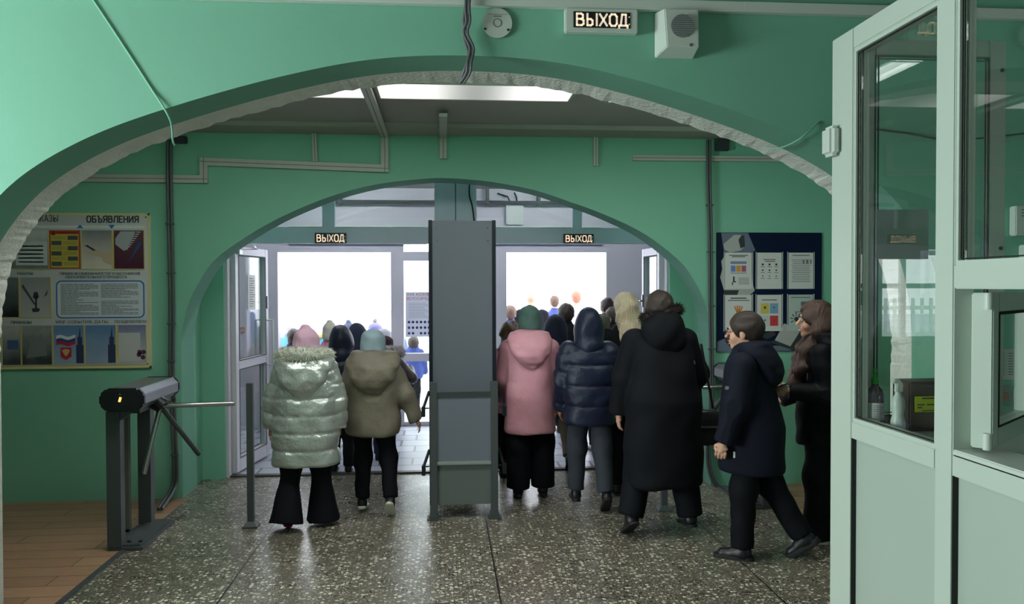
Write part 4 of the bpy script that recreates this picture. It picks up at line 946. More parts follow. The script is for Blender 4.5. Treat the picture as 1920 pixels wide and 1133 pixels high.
# opened hatch sash
hp = Vector((XB+.05, 2.335, 0)); ang = math.radians(90-50)
sa = thing('hatch_sash', 'white framed hatch window of the booth swung open inwards over the sill', 'window sash', (hp.x, hp.y, Z1+.03), ang)
sw, sh, g = .55, .475, .062
MB().box(0, g, -.03, .03, 0, sh).box(sw-g, sw, -.03, .03, 0, sh).box(g, sw-g, -.03, .03, 0, g).box(g, sw-g, -.03, .03, sh-g, sh).build('sash_frame', m_pvc, sa, bevel=.004)
MB().box(g, sw-g, -.003, .003, g, sh-g).build('sash_pane', m_glass2, sa)
m_ = MB(); m_.box(g, sw-g, -.033, -.030, g-.002, g+.004).box(g, sw-g, -.033, -.030, sh-g-.006, sh-g+.004).box(g-.004, g+.003, -.033, -.030, g, sh-g).build('sash_gasket', m_gask, sa)
for z in (0, sh-.05): MB().tube([(-.012, -.02, z), (-.012, -.02, z+.05)], .013, 12).build('hinge', m_white, sa, smooth=True)
# paper on the glass of the end window
a_, b_2 = aY(1607, 393, YB-.03), aY(1738, 486, YB-.03)
t = thing('glass_notice', 'pale translucent notice sheet stuck on the end window of the booth', 'notice', ((XB+.17+b_2.x)/2, YB-.038, (a_.z+b_2.z)/2)); w_ = (b_2.x-XB-.17)/2; h_ = (a_.z-b_2.z)/2
MB().box(-w_, w_, -.001, .001, -h_, h_).build('sheet', M('notice_pale', (150, 176, 160), .6), t)
# door sensor
a_ = aY(1562, 269, 3.2)
ds = thing('door_contact_box', 'small white rounded box screwed to the corner post of the booth', 'box', (XB-.02, 3.16, a_.z))
MB().box(-.025, .019, -.045, .045, -.06, .06).build('box_cover', m_white, ds, bevel=.014, seg=3)
# desk and things on it
dk = thing('booth_desk', 'pale desk inside the booth under the window', 'desk', (XB+.16, 2.5, 0))
MB().box(-.066, .5, -.85, .64, 1.06, 1.09).build('desk_top', M('desk_white', (186, 194, 190), .4), dk, bevel=.004)
for x, y in ((.0, -.8), (.0, .58), (.44, -.8), (.44, .58)): MB().box(x, x+.04, y, y+.04, 0, 1.06).build('leg', m_pvc2, dk)
def lathe(prof, n=20):
    m_ = MB(); k = len(prof)
    for r, z in prof: m_.v += [(r*math.cos(2*math.pi*i/n), r*math.sin(2*math.pi*i/n), z) for i in range(n)]
    for j in range(k-1):
        for i in range(n): m_.f.append((j*n+i, j*n+(i+1) % n, (j+1)*n+(i+1) % n, (j+1)*n+i))
    m_.f.append(tuple(reversed(range(n)))); m_.f.append(tuple((k-1)*n+i for i in range(n))); return m_
bz = 1.09
def aXp(px, py, X): r_ = ray(px, py); t_ = X/r_.x; return Vector((X, r_.y*t_, EYE+r_.z*t_))
q = Vector((XB+.104, 3.045, 0))
bt_ = thing('sanitiser_bottle', 'dark brown bottle with white label and green nozzle behind the booth glass', 'bottle', (q.x, q.y, bz))
lathe([(.03, 0), (.033, .006), (.033, .125), (.028, .15), (.014, .165), (.012, .175)]).build('bottle_body', M('amber_brown', (38, 22, 20), .12, spec=.8), bt_, smooth=True)
lathe([(.0337, .012), (.0337, .10)]).build('label_band', M('label_white', (206, 208, 206), .5), bt_)
m_ = MB()
for k in range(8): m_.box(-.024, .018-(k*5 % 3)*.006, -.0348, -.0342, .04+k*.007, .0415+k*.007)
m_.box(.004, .022, -.035, -.0343, .015, .034); m_.build('label_print', ink, bt_)
lathe([(.014, .172), (.014, .19), (.007, .196), (.006, .215), (.009, .22), (.004, .235)]).build('nozzle', M('nozzle_green', (60, 190, 60), .4), bt_, smooth=True)
q = aXp(1684, 745, XB+.11)
sb_ = thing('spray_bottle', 'white spray bottle standing beside the brown bottle behind the booth glass', 'bottle', (q.x, q.y, bz))
lathe([(.022, 0), (.026, .005), (.026, .05), (.02, .075), (.025, .105), (.022, .135), (.012, .15), (.012, .16)]).build('bottle_body', M('milky_plastic', (200, 212, 206), .35), sb_, smooth=True)
MB().prism([(-.012, .158), (.014, .158), (.016, .19), (.0, .21), (-.02, .208), (-.024, .196), (-.01, .19)], -.01, .01).build('trigger_head', m_white, sb_, bevel=.003)
a_ = aY(1742, 758, 3.1)
bx_ = thing('equipment_case', 'dark brown case behind the bottles inside the booth', 'case', (aY(1752, 758, 2.94).x, 3.0, bz)); MB().box(-.10, .12, -.06, .06, 0, .19).build('case_body', M('case_brown', (66, 58, 56), .5), bx_, bevel=.006)
MB().box(-.05, .0, -.063, -.06, .17, .18).build('case_catch', m_steel, bx_)
yn = thing('yellow_label', 'bright yellow warning label with black print on the dark brown case', 'label', (aY(1738, 758, 2.935).x, 2.935, aY(1738, 758, 2.935).z)); MB().box(-.05, .05, -.001, .003, -.032, .032).build('label_sheet', M('label_yellow', (206, 226, 20), .5), yn, bevel=.002)
MB().box(-.02, .03, -.0022, -.0012, .02, .025).box(-.038, -.01, -.0022, -.0012, -.004, .0).box(.0, .04, -.0022, -.0012, -.004, .0).box(-.038, -.02, -.0022, -.0012, -.015, -.011).box(-.02, .035, -.0022, -.0012, -.026, -.023).build('label_print', ink, yn)
# devices on the green wall behind the booth opening
def wbox(name, label, px0, px1, py0, py1, d, mat=m_white, cat='box', Y=Y1):
    a, b = aY(px0, py0, Y), aY(px1, py1, Y); t = thing(name, label, cat, ((a.x+b.x)/2, Y, (a.z+b.z)/2)); w_, h_ = (b.x-a.x)/2, (a.z-b.z)/2
    MB().box(-w_, w_, -d, 0, -h_, h_).build('cover', mat, t, bevel=.005); return t, w_, h_
t, w_, h_ = wbox('alarm_panel', 'white alarm panel on green wall behind the booth, upper of two', 1892, 1960, 388, 443, .05, cat='alarm panel')
MB().box(-w_*.7, -w_*.1, -.0515, -.05, h_*.3, h_*.36).box(-w_*.7, -w_*.1, -.0515, -.05, h_*.5, h_*.56).box(-w_*.7, -w_*.1, -.0515, -.05, h_*.7, h_*.76).build('vent_slots', m_cable, t)
t, w_, h_ = wbox('alarm_panel', 'white alarm panel on green wall behind the booth, lower of two', 1909, 1970, 460, 497, .05, cat='alarm panel')
MB().disc((-w_*.6, -.051, -h_*.3), .006, 10).build('indicator', m_cable, t)
t, w_, h_ = wbox('phone_list', 'printed list of figures on the green wall behind the hatch', 1866, 1960, 655, 712, .003, paper, 'sheet')
m_ = MB()
for r_ in range(9):
    for c_ in range(5): m_.box(-w_*.85+c_*w_*.36, -w_*.65+c_*w_*.36, -.0045, -.0035, h_*.7-r_*h_*.17, h_*.76-r_*h_*.17)
m_.build('printed_text', tm, t)
t, w_, h_ = wbox('key_reader', 'grey round key reader with red dot on the green wall behind the hatch', 1868, 1892, 722, 760, .02, M('reader_grey', (130, 136, 138), .4), 'reader')
MB().disc((.0, -.022, .0), .018, 16).build('red_dot', M('dot_red', (180, 40, 60), .4), t)
t, w_, h_ = wbox('handset', 'white telephone handset cradle on the green wall behind the hatch', 1898, 1950, 726, 752, .06, m_white, 'telephone')
MB().tube([(0, -.03, -h_), (.01, -.05, -h_-.08), (0, -.03, -h_-.2)], .006, 6).build('cord', m_cable, t)

# ================================================================== PEOPLE: implicit surfaces meshed with surface nets
def smin(a, b, k):
    h = np.clip(.5+.5*(b-a)/k, 0, 1); return b+(a-b)*h-k*h*(1-h)
def smax(a, b, k): return -smin(-a, -b, k)
def rc(p, a, b, ra, rb):
    a = np.asarray(a, float); b = np.asarray(b, float); ba = b-a; t = np.clip(((p-a)@ba)/max(ba@ba, 1e-9), 0, 1)
    return np.linalg.norm(p-a-t[:, None]*ba, axis=1)-(ra+(rb-ra)*t)
def ell(p, c, r):
    r = np.asarray(r, float); q = p-np.asarray(c, float); k0 = np.linalg.norm(q/r, axis=1); k1 = np.linalg.norm(q/(r*r), axis=1)
    return k0*(k0-1)/np.maximum(k1, 1e-6)
def loft(p, zs, ws, ds, ys=None, xs=None, e=2.0):
    z = p[:, 2]; w_ = np.interp(z, zs, ws); d_ = np.interp(z, zs, ds); y0 = np.interp(z, zs, ys) if ys is not None else 0; x0 = np.interp(z, zs, xs) if xs is not None else 0
    k = (np.abs((p[:, 0]-x0)/w_)**e+np.abs((p[:, 1]-y0)/d_)**e)**(1/e)
    d = (k-1)*np.minimum(w_, d_)
    return smax(d, np.maximum(zs[0]-z, z-zs[-1]), .012)
def fold(p, s, seed=0):
    x, y, z = p.T; s1 = s*(1+.1*math.sin(seed))
    return np.sin(z*s1+2.1*np.sin(x*s1*.55+seed)+1.3*np.sin(y*s1*.6+2*seed))*.6+np.sin(x*s1*1.3+1.7*np.sin(z*s1*.8+seed*3))*.4
def sdf_mesh(f, lo, hi, h, name):
    lo = np.array(lo, float); hi = np.array(hi, float); B = 6
    nb = np.ceil((hi-lo)/(h*B)).astype(int); Ns = nb*B
    ii = np.stack(np.meshgrid(*[np.arange(n) for n in nb], indexing='ij'), -1).reshape(-1, 3)
    dc = f(lo+(ii+.5)*B*h).reshape(nb); act = np.abs(dc) < h*B*1.05+.02
    V = np.repeat(np.repeat(np.repeat(dc, B, 0), B, 1), B, 2); mk = np.repeat(np.repeat(np.repeat(act, B, 0), B, 1), B, 2)
    idx = np.argwhere(mk); V[mk] = f(lo+(idx+.5)*h)
    V[0] = V[-1] = 1; V[:, 0] = V[:, -1] = 1; V[:, :, 0] = V[:, :, -1] = 1
    S = V < 0; c = np.zeros(tuple(Ns-1), np.int8)
    for dx in (0, 1):
        for dy in (0, 1):
            for dz in (0, 1): c += S[dx:Ns[0]-1+dx, dy:Ns[1]-1+dy, dz:Ns[2]-1+dz]
    cells = np.argwhere((c > 0) & (c < 8)); cid = -np.ones(tuple(Ns-1), np.int64); cid[tuple(cells.T)] = np.arange(len(cells))
    acc = np.zeros((len(cells), 3)); cnt = np.zeros(len(cells))
    co = [(0, 0, 0), (1, 0, 0), (0, 1, 0), (1, 1, 0), (0, 0, 1), (1, 0, 1), (0, 1, 1), (1, 1, 1)]
    vals = [V[tuple((cells+np.array(o)).T)] for o in co]
    for a, b in ((0, 1), (2, 3), (4, 5), (6, 7), (0, 2), (1, 3), (4, 6), (5, 7), (0, 4), (1, 5), (2, 6), (3, 7)):
        va, vb = vals[a], vals[b]; m = (va < 0) != (vb < 0); t = np.where(m, va/np.where(m, va-vb, 1), 0)
        pa = np.array(co[a], float); pb = np.array(co[b], float)
        acc += np.where(m[:, None], pa+t[:, None]*(pb-pa), 0); cnt += m
    vs = lo+(cells+.5+acc/cnt[:, None])*h
    F = []
    for ax in range(3):
        sl = [slice(None)]*3; s2 = [slice(None)]*3; sl[ax] = slice(0, -1); s2[ax] = slice(1, None)
        A = S[tuple(sl)]; Bs = S[tuple(s2)]; e = np.argwhere(A != Bs); u, v = [(1, 2), (2, 0), (0, 1)][ax]
        e = e[(e[:, u] > 0) & (e[:, v] > 0) & (e[:, u] < Ns[u]-1) & (e[:, v] < Ns[v]-1)]
        du = np.zeros(3, int); dv = np.zeros(3, int); du[u] = 1; dv[v] = 1
        q = np.stack([cid[tuple((e-du-dv).T)], cid[tuple((e-dv).T)], cid[tuple(e.T)], cid[tuple((e-du).T)]], 1)
        ins = A[tuple(e.T)]; q[~ins] = q[~ins][:, ::-1]; F.append(q)
    F = np.concatenate(F); F = F[(F >= 0).all(1)]
    me = bpy.data.meshes.new(name); me.vertices.add(len(vs)); me.vertices.foreach_set('co', vs.ravel())
    me.loops.add(len(F)*4); me.loops.foreach_set('vertex_index', F.ravel().astype(np.int32)); me.polygons.add(len(F))
    me.polygons.foreach_set('loop_start', np.arange(0, len(F)*4, 4, dtype=np.int32)); me.polygons.foreach_set('use_smooth', np.ones(len(F), bool))
    me.update(calc_edges=True); me.validate(); return me
def union(ds, k):
    r = ds[0]
    for d in ds[1:]: r = smin(r, d, k)
    return r
def bounds(pts, pad): a = np.array(pts); return a.min(0)-pad, a.max(0)+pad
def fur_spikes(name, pts, tube_r, n, ln, mat, parent, seed=1, wd=.003):
    rr = np.random.default_rng(seed); pts = np.array(pts, float); seg = rr.integers(0, len(pts)-1, n); t = rr.random((n, 1))
    c = pts[seg]*(1-t)+pts[seg+1]*t; d = rr.normal(size=(n, 3)); ax = pts[seg+1]-pts[seg]; ax /= np.linalg.norm(ax, axis=1)[:, None]
    d -= ax*(d*ax).sum(1)[:, None]*.8; d /= np.linalg.norm(d, axis=1)[:, None]
    s = np.cross(d, rr.normal(size=(n, 3))); s /= np.linalg.norm(s, axis=1)[:, None]
    base = c+d*tube_r*.85; tip = base+d*ln*rr.uniform(.6, 1.3, (n, 1))+rr.normal(size=(n, 3))*ln*.25-np.array([0, 0, ln*.25])
    v = np.stack([base-s*wd, base+s*wd, tip], 1).reshape(-1, 3)
    me = bpy.data.meshes.new(name); me.from_pydata(v.tolist(), [], np.arange(n*3).reshape(-1, 3).tolist()); o = link(name, me, mat, parent); return o

m_skin = M('skin', (214, 164, 140), .5, spec=.4); m_skin.node_tree.nodes['Principled BSDF'].inputs['Subsurface Weight'].default_value = .08
m_eye = M('eye_white', (190, 184, 178), .35); m_iris = M('iris_dark', (44, 34, 28), .15); m_lip = M('lips', (176, 96, 92), .45); m_teeth = M('teeth', (226, 222, 210), .3)
def nrm(v): v = np.array(v, float); return v/np.linalg.norm(v)

def person(label, pos, H, rz=0, legs=(((0, .12, -1), (0, -.1, -1), 0), ((0, -.12, -1), (0, -.35, -1), .4)), arms=(((.18, .05, -1), (.06, .25, -1)), ((.18, .0, -1), (.06, .2, -1))),
           coat=None, trousers=None, shoes=None, hat=None, hair=None, head_yaw=0.0, head_pitch=0.0, face=False, h=.014, hb=.014, lean=.02, group=None, scale_hat=0.0, fingers=False, glasses=False, smile=False, skin=None):
    """local frame: faces +y, right hand at +x, feet on z=0"""
    root = thing('person', label, 'person', pos, rz, group); skin = skin or m_skin
    hipw, th, sh_ = .052*H, .235*H, .225*H; sc = H/1.5
    J = []
    for s, (td, sd, fp) in zip((-1, 1), legs):
        hp_ = np.array([s*hipw, 0, 0]); td = nrm((s*td[0], td[1], td[2])); sd = nrm((s*sd[0], sd[1], sd[2])); kn = hp_+td*th; an = kn+sd*sh_
        fw = np.array([0, math.cos(fp), -math.sin(fp)]); up = np.array([0, math.sin(fp), math.cos(fp)])
        J.append([hp_, kn, an, fw, up])
    fs = .9*sc if H < 1.5 else 1.0
    low = min(min((an-fw*.05*fs-up*.085*fs)[2], (an+fw*.16*fs-up*.085*fs)[2]) for _, _, an, fw, up in J)
    hz = -low
    for j in J: j[0] = j[0]+[0, 0, hz]; j[1] = j[1]+[0, 0, hz]; j[2] = j[2]+[0, 0, hz]
    top = H; sh = hz+(H-hz)*.60; hs = .215/.22*(1.0 if H > 1.3 else .96)
    ysh = lean; hc = np.array([0, lean+.02+.02*0, H-.118*hs]); shw = .118*H
    # head frame
    cy, sy = math.cos(head_yaw), math.sin(head_yaw); cp, sp_ = math.cos(head_pitch), math.sin(head_pitch)
    HR = np.array([[cy, -sy, 0], [sy, cy, 0], [0, 0, 1]])@np.array([[1, 0, 0], [0, cp, -sp_], [0, sp_, cp]])
    toh = lambda p: ((p-hc)@HR)/hs
    A = []
    for s, (ud, fd) in zip((-1, 1), arms):
        so = np.array([s*shw, ysh, sh-.015]); ud = nrm((s*ud[0], ud[1], ud[2])); fd = nrm((s*fd[0], fd[1], fd[2]))
        el = so+ud*.165*H; wr = el+fd*.145*H; A.append((so, el, wr, fd, s))
    def head(p):
        q = toh(p); d = ell(q, (0, -.015, .03), (.074, .095, .086)); d = smin(d, ell(q, (0, .022, -.035), (.056, .06, .078)), .03)
        d = smin(d, ell(q, (0, .066, -.088), (.022, .018, .018)), .025)
        if face:
            for s in (-1, 1):
                d = smin(d, ell(q, (s*.034, .055, -.03), (.026, .024, .026)), .02); d = smax(d, -ell(q, (s*.031, .101, .006), (.016, .018, .012)), .012)
                d = smin(d, ell(q, (s*.076, -.005, -.012), (.009, .02, .032)), .006)
            d = smin(d, rc(q, (-.034, .078, .026), (.034, .078, .026), .011, .011), .012)
            d = smin(d, rc(q, (0, .086, .016), (0, .107, -.022), .007, .012), .010)
            d = smin(d, rc(q, (-.018, .085, -.052), (.018, .085, -.052), .007, .007), .006); d = smin(d, rc(q, (-.015, .083, -.064), (.015, .083, -.064), .007, .007), .006)
        else:
            d = smin(d, rc(q, (0, .086, .01), (0, .105, -.022), .008, .012), .012)
            for s in (-1, 1): d = smin(d, ell(q, (s*.076, -.005, -.012), (.010, .02, .032)), .008)
        return d*hs
    def body(p):
        d = head(p); d = smin(d, rc(p, hc+HR@np.array([0, -.02, -.07]), (0, ysh, sh+.01), .047, .055), .03)
        zs = [hz-.05*H, hz, hz+.09*H, sh-.06*H, sh]; t = loft(p, zs, [.07*H, .10*H, .085*H, .105*H, .09*H], [.055*H, .07*H, .06*H, .068*H, .05*H], [0, 0, lean*.3, lean*.8, lean])
        d = smin(d, t, .04)
        for so, el, wr, fd, s in A:
            d = smin(d, union([rc(p, so, el, .036*sc, .028*sc), rc(p, el, wr, .028*sc, .019*sc)], .01), .02)
            side = nrm(np.cross(fd, [0, 1, 0]) if abs(fd[1]) < .9 else np.array([1, 0, 0]))*1.0
            fwd = nrm(np.cross(side, fd)); fwd = fwd if fwd[1] > 0 or abs(fd[1]) > .9 else -fwd
            pal = wr+fd*.045*sc; d = smin(d, rc(p, wr+fd*.015*sc, wr+fd*.062*sc, .019*sc, .017*sc), .012); d = smin(d, rc(p, pal-fwd*.02*sc, pal+fwd*.022*sc, .014*sc, .014*sc), .01)
            inw = np.array([-s, 0, 0.]); inw = nrm(inw-fd*(inw@fd))
            kb = wr+fd*.07*sc
            for q_, (off, ln_) in enumerate(((.029, .032), (.010, .038), (-.009, .035), (-.027, .027))):
                b0 = kb+fwd*off*sc; m1 = b0+(fd*.9+inw*.35)*ln_*sc; m2 = m1+(fd*.6+inw*.8)*ln_*.8*sc
                d = smin(d, np.minimum(rc(p, b0, m1, .0088*sc, .0078*sc), rc(p, m1, m2, .0078*sc, .0066*sc)), .004)
            tb = wr+fd*.025*sc+fwd*.018*sc; d = smin(d, np.minimum(rc(p, tb, tb+(fwd*.8+fd*.6)*.032*sc, .011*sc, .009*sc), rc(p, tb+(fwd*.8+fd*.6)*.032*sc, tb+(fwd*.8+fd*.6)*.032*sc+(fd+inw*.4)*.026*sc, .009*sc, .0075*sc)), .008)
        for hp_, kn, an, fw, up in J:
            d = smin(d, union([rc(p, hp_, kn, .056*sc, .042*sc), rc(p, kn, an, .042*sc, .028*sc), rc(p, an-fw*.03*fs-up*.05*fs, an+fw*.11*fs-up*.062*fs, .026*fs, .02*fs)], .02), .03)
        return d
    pts = [hc+[0, 0, .13], hc+[0, .13, 0], hc-[0, .13, 0]]+[x for j in J for x in (j[0], j[1], j[2], j[2]+j[3]*.15-j[4]*.09)]+[x for a in A for x in (a[0], a[1], a[2]+a[3]*.17)]
    lo, hi = bounds(pts, .06); lo[0] -= .05; hi[0] += .05
    link('body', sdf_mesh(body, lo, hi, hb, 'body'), skin, root)
    # trousers
    if trousers:
        tm_, rt, rk, rh, hemz = trousers['mat'], trousers.get('rt', .078), trousers.get('rk', .06), trousers.get('rh', .055), trousers.get('hem', .04)
        def tf(p):
            ds = []
            for i, (hp_, kn, an, fw, up) in enumerate(J):
                sd = nrm(an-kn); hem = an+sd*(.045-hemz)*1.0
                a = rc(p, hp_, kn, rt*sc, rk*sc); b = rc(p, kn, hem, rk*sc, rh*sc)
                if trousers.get('flare'):
                    bb2 = hem-kn; t_ = np.clip(((p-kn)@bb2)/(bb2@bb2), 0, 1); b = (np.linalg.norm(p-kn-t_[:, None]*bb2, axis=1)-np.interp(t_, [0, .35, .7, 1], [rk*sc, rk*sc, rk*sc+(rh-rk)*sc*.5, rh*sc]))*.9
                b = np.maximum(b, (p-hem)@sd)
                ds.append(smin(a, b, .05)+.0035*fold(p, 34 if not trousers.get('flare') else 22, i+2))
            d = np.minimum(*ds); d = smin(d, ell(p, (0, 0, hz), (.115*H, .085*H, .10*H)), .04); return d
        pp = [x for j in J for x in (j[0], j[1], j[2])]; lo, hi = bounds(pp, .16); hi[2] = hz+.14
        link('trousers', sdf_mesh(tf, lo, hi, h, 'trousers'), tm_, root)
    if shoes:
        for i, (hp_, kn, an, fw, up) in enumerate(J):
            bt = shoes.get('boot', .0); side = np.cross(fw, up)
            fr = np.stack([side, fw, up]); f2 = fs*shoes.get('size', 1)
            def sf(p, sole=False):
                q = ((p-an)@fr.T)/f2
                w_ = np.interp(q[:, 1], [-.06, 0, .06, .12, .16], [.036, .038, .042, .046, .036])
                if sole:
                    o_ = rc(q*[1, 1, 0]+[0, 0, 0], (0, -.035, 0), (.0, .125, 0), .036, .043); return smax(o_, np.abs(q[:, 2]+.078)-.014*shoes.get('thick', .6), .004)*f2
                d = rc(q*[1, 1, 1], (0, -.02, -.052), (0, .115, -.06), .036, .032); d = smin(d, rc(q, (0, -.005, -.04), (0, .05, -.045), .036, .034), .02)
                d = smin(d, rc(q, (0, -.005, -.04), (0, -.01, .01+bt), .038, .042), .03); d = smax(d, -(q[:, 2]+.077), .004); d = smax(d, q[:, 2]-(.012+bt), .004); return d*f2
            lo, hi = bounds([an, an+fw*.17*fs-up*.09*fs, an-fw*.07*fs-up*.09*fs, an+up*(.03+bt)], .06)
            o = link(shoes.get('name', 'shoe'), sdf_mesh(sf, lo, hi, min(h, .009), 'shoe'), shoes['mat'], root)
            if 'sole' in shoes: link('sole', sdf_mesh(lambda p: sf(p, True), lo, hi, min(h, .007), 'sole'), shoes['sole'], o)
    if coat:
        hem, wh, wc, dh, dc = coat['hem'], coat.get('wh', .17), coat.get('wc', .165), coat.get('dh', .13), coat.get('dc', .12)
        sr = coat.get('sr', (.068, .06, .05)); wst = coat.get('ww', (wh+wc)/2); q_ = coat.get('quilt', 0); amp = coat.get('fold', .004); fs2 = coat.get('fs', 26); slope = coat.get('slope', .03)
        zs = [hem, hem+.03, hz+.02*H if hem < hz else hem+.06, (hz+sh)/2, sh-.06, sh-.015, sh+.03, sh+.07]
        zs = list(np.maximum.accumulate(np.array(zs)+np.arange(8)*1e-4))
        ws = [wh*.97, wh, (wh+wst)/2, wst, wc, wc*.9, wc*.6, .075]; ds = [dh*.97, dh, dh, (dh+dc)/2, dc, dc*.9, dc*.72, .07]; ys = [0, 0, 0, lean*.5, lean, lean, lean+.005, lean+.01]
        def quilt(t, pitch, a=.012): return a*(1-np.abs(np.sin(math.pi*t/pitch)))**3
        def cf(p):
            d = loft(p, zs, ws, ds, ys, e=2.3)
            if q_: d = d+quilt(p[:, 2]-hem, q_)+.003*fold(p, 55, 3)*(1-np.abs(np.sin(math.pi*(p[:, 2]-hem)/q_)))
            d = d+amp*fold(p, fs2, 1)
            for so, el, wr, fd, s in A:
                so2 = so-np.array([s*.02, 0, .01]); a = rc(p, so2, el, sr[0], sr[1]); wr2 = wr+fd*.01; b = rc(p, el, wr2, sr[1], sr[2]); b = np.maximum(b, (p-wr2)@fd)
                sl = smin(a, b, .02)
                if q_:
                    t = (so2-p)@nrm(so2-wr); sl = sl+quilt(t, q_*.85, .009)
                sl = sl+amp*fold(p, fs2*1.3, 5+s)
                d = smin(d, sl, .022)
            d = smin(d, rc(p, (0, ysh, sh+.03), (0, ysh+.01, sh+.075), .075, .068), .03)
            return d
        pp = [(wh, dh, hem), (-wh, -dh, hem), (.2, .15, sh+.1), (-.2, -.15, sh)]+[x for a in A for x in a[:3]]; lo, hi = bounds(pp, .075); 
        lo[2] = min(lo[2], hem-.03)
        co_ = link('coat', sdf_mesh(cf, lo, hi, h, 'coat'), coat['mat'], root)
        hd = coat.get('hood')
        if hd == 'down':
            hm = coat.get('hoodmat', coat['mat']); zz_ = sh+.0
            def hf(p):
                hq = coat.get('hs', 1.0); yb_ = ysh-dc*.80; d = loft(p, [sh-.15*hq, sh-.12*hq, sh-.07*hq, sh-.0, sh+.05, sh+.09], [.03*hq, .07*hq, .108*hq, .135*hq, .145*hq, .12*hq], [.02, .045, .062, .078, .085, .07], [yb_-.03, yb_-.035, yb_-.03, yb_, yb_+.035, yb_+.06], [coat.get('hx', 0)]*6, e=2.1)
                d = d-.018; d = smax(d, -(np.abs(p[:, 2]-(sh-.035)-.5*np.abs(p[:, 0]))*0+9), .01); d = smin(d, ell(p, (0, ysh-.045, sh+.065), (.135, .10, .055)), .05)
                d = smax(d, -ell(p, (0, ysh+.03, sh+.16), (.085, .10, .10)), .03); return d+.005*fold(p, 40, 9)
            lo, hi = bounds([(-.20, -.28, sh-.2), (.20, .12, sh+.16)], .02); ho = link('hood', sdf_mesh(hf, lo, hi, h, 'hood'), hm, co_)
            if coat.get('fur'):
                an_ = np.linspace(-3.2, .06, 24); pf = [(.150*math.cos(a), ysh-.02+.135*math.sin(a), sh+.075+.02*math.sin(a)*-1) for a in an_]
                def ff(p):
                    d = np.full(len(p), 9.); 
                    for a, b in zip(pf[:-1:2], pf[2::2]): d = np.minimum(d, rc(p, a, b, .05, .05))
                    return d+.006*fold(p, 90, 2)
                lo, hi = bounds(pf, .08); fo = link('fur_trim', sdf_mesh(ff, lo, hi, .009, 'fur'), coat['fur'], co_); fo.parent = co_
                fur_join(fo, pf, .048, 5200, .024)
        if hd == 'up':
            hm = coat.get('hoodmat', coat['mat']); pk = coat.get('peak', .02)
            def hf(p):
                q = toh(p)*hs; d = ell(q, (0, -.02, .02), (.108, .125, .132)); d = smin(d, ell(q, (0, -.05, .09+pk), (.05, .06, .045)), .06)
                d = smin(d, rc(p, hc+[0, -.03, -.05], (0, ysh-.02, sh+.03), .10, .115), .05)
                d = smax(d, -ell(q, (0, .13, -.01), (.075, .10, .10)), .02); return d+.004*fold(p, 34, 4)
            lo, hi = bounds([hc+[.14, .14, .17], hc-[.14, .16, .3]], .02); ho = link('hood', sdf_mesh(hf, lo, hi, h, 'hood'), hm, co_)
            if coat.get('fur'):
                pf = [tuple(hc+HR@np.array([.10*math.cos(a), .045, .01+.125*math.sin(a)])) for a in np.linspace(-.9, math.pi+.9, 22)]
                fo = MB().tube(pf, .018, 8).build('fur_trim', coat['fur'], co_, smooth=True); fur_join(fo, pf, .016, 2200, .03)
        if hd == 'fur_back':   # big fur edged hood lying on the shoulders, drawn up behind the head
            def hf(p):
                d = ell(p, (0, ysh-.04, sh+.085), (.135, .13, .12)); d = smin(d, ell(p, (0, ysh-.09, sh-.0), (.15, .10, .14)), .06)
                return d+.005*fold(p, 30, 9)
            lo, hi = bounds([(-.19, -.26, sh-.18), (.19, .14, sh+.22)], .02); ho = link('hood', sdf_mesh(hf, lo, hi, h, 'hood'), coat['mat'], co_)
            pf = [tuple((.115*math.cos(a), ysh-.03-.07*math.sin(a), sh+.165+.03*math.cos(a))) for a in np.linspace(-.4, math.pi+.4, 20)]
            fo = MB().tube(pf, .025, 8).build('fur_trim', coat['fur'], co_, smooth=True); fur_join(fo, pf, .022, 2600, .028)
        for nm, (x, z, w_, h_) in coat.get('marks', {}).items():
            pass
    else: co_ = None
    if hat:
        hk = hat.get('h', .0); tl = hat.get('tip', 0); bulk = hat.get('bulk', 0)
        def hatf(p, band=False):
            q = toh(p)
            R_ = np.array([.087+bulk, .107+bulk, .108+hk])
            zt_ = .118+hk; d = loft(q, [-.05, .0, .05, .05+(zt_-.05)*.45, .05+(zt_-.05)*.75, .05+(zt_-.05)*.93, zt_+.004], [.084+bulk, .089+bulk, .088+bulk, .081+bulk, .064+bulk, .042+bulk*.5, .012], [.102+bulk, .108+bulk, .106+bulk, .096+bulk, .075+bulk, .05, .014], [-.008]*3+[-.014, -.018, -.02, -.02])
            if tl: d = smin(d, ell(q, (hat.get('tx', 0), -.03, .105+hk), (.035, .035, .03+tl)), .05)
            d = smax(d, -(q[:, 2]-(-.035+ .10*q[:, 1]*1.0)), .008); d = d+.0035*fold(q, 45, hat.get('seed', 1))/1
            if band: d = smax(ell(q, (0, -.012, .01), R_*[1.05, 1.04, 1.2]), np.abs(q[:, 2]-.10*q[:, 1]+.01)-.026, .008)
            return d*hs
        lo, hi = bounds([hc+[.12, .14, .16+hk+tl], hc-[.12, .14, .09]], .02)
        ho = link('hat', sdf_mesh(hatf, lo, hi, min(h, .011), 'hat'), hat['mat'], root)
        if hat.get('band'): link('hat_cuff', sdf_mesh(lambda p: hatf(p, True), lo, hi, min(h, .011), 'cuff'), hat['band'], ho)
        if hat.get('pom'):
            pc_ = hc+HR@np.array([0, -.02, .14+hk])*hs; mb_ = MB(); pr_ = .032
            me = sdf_mesh(lambda p: np.linalg.norm(p-pc_, axis=1)-pr_+.006*fold(p, 160, 1), pc_-.06, pc_+.06, .009, 'pom'); po_ = link('pompom', me, hat['pom'], ho)
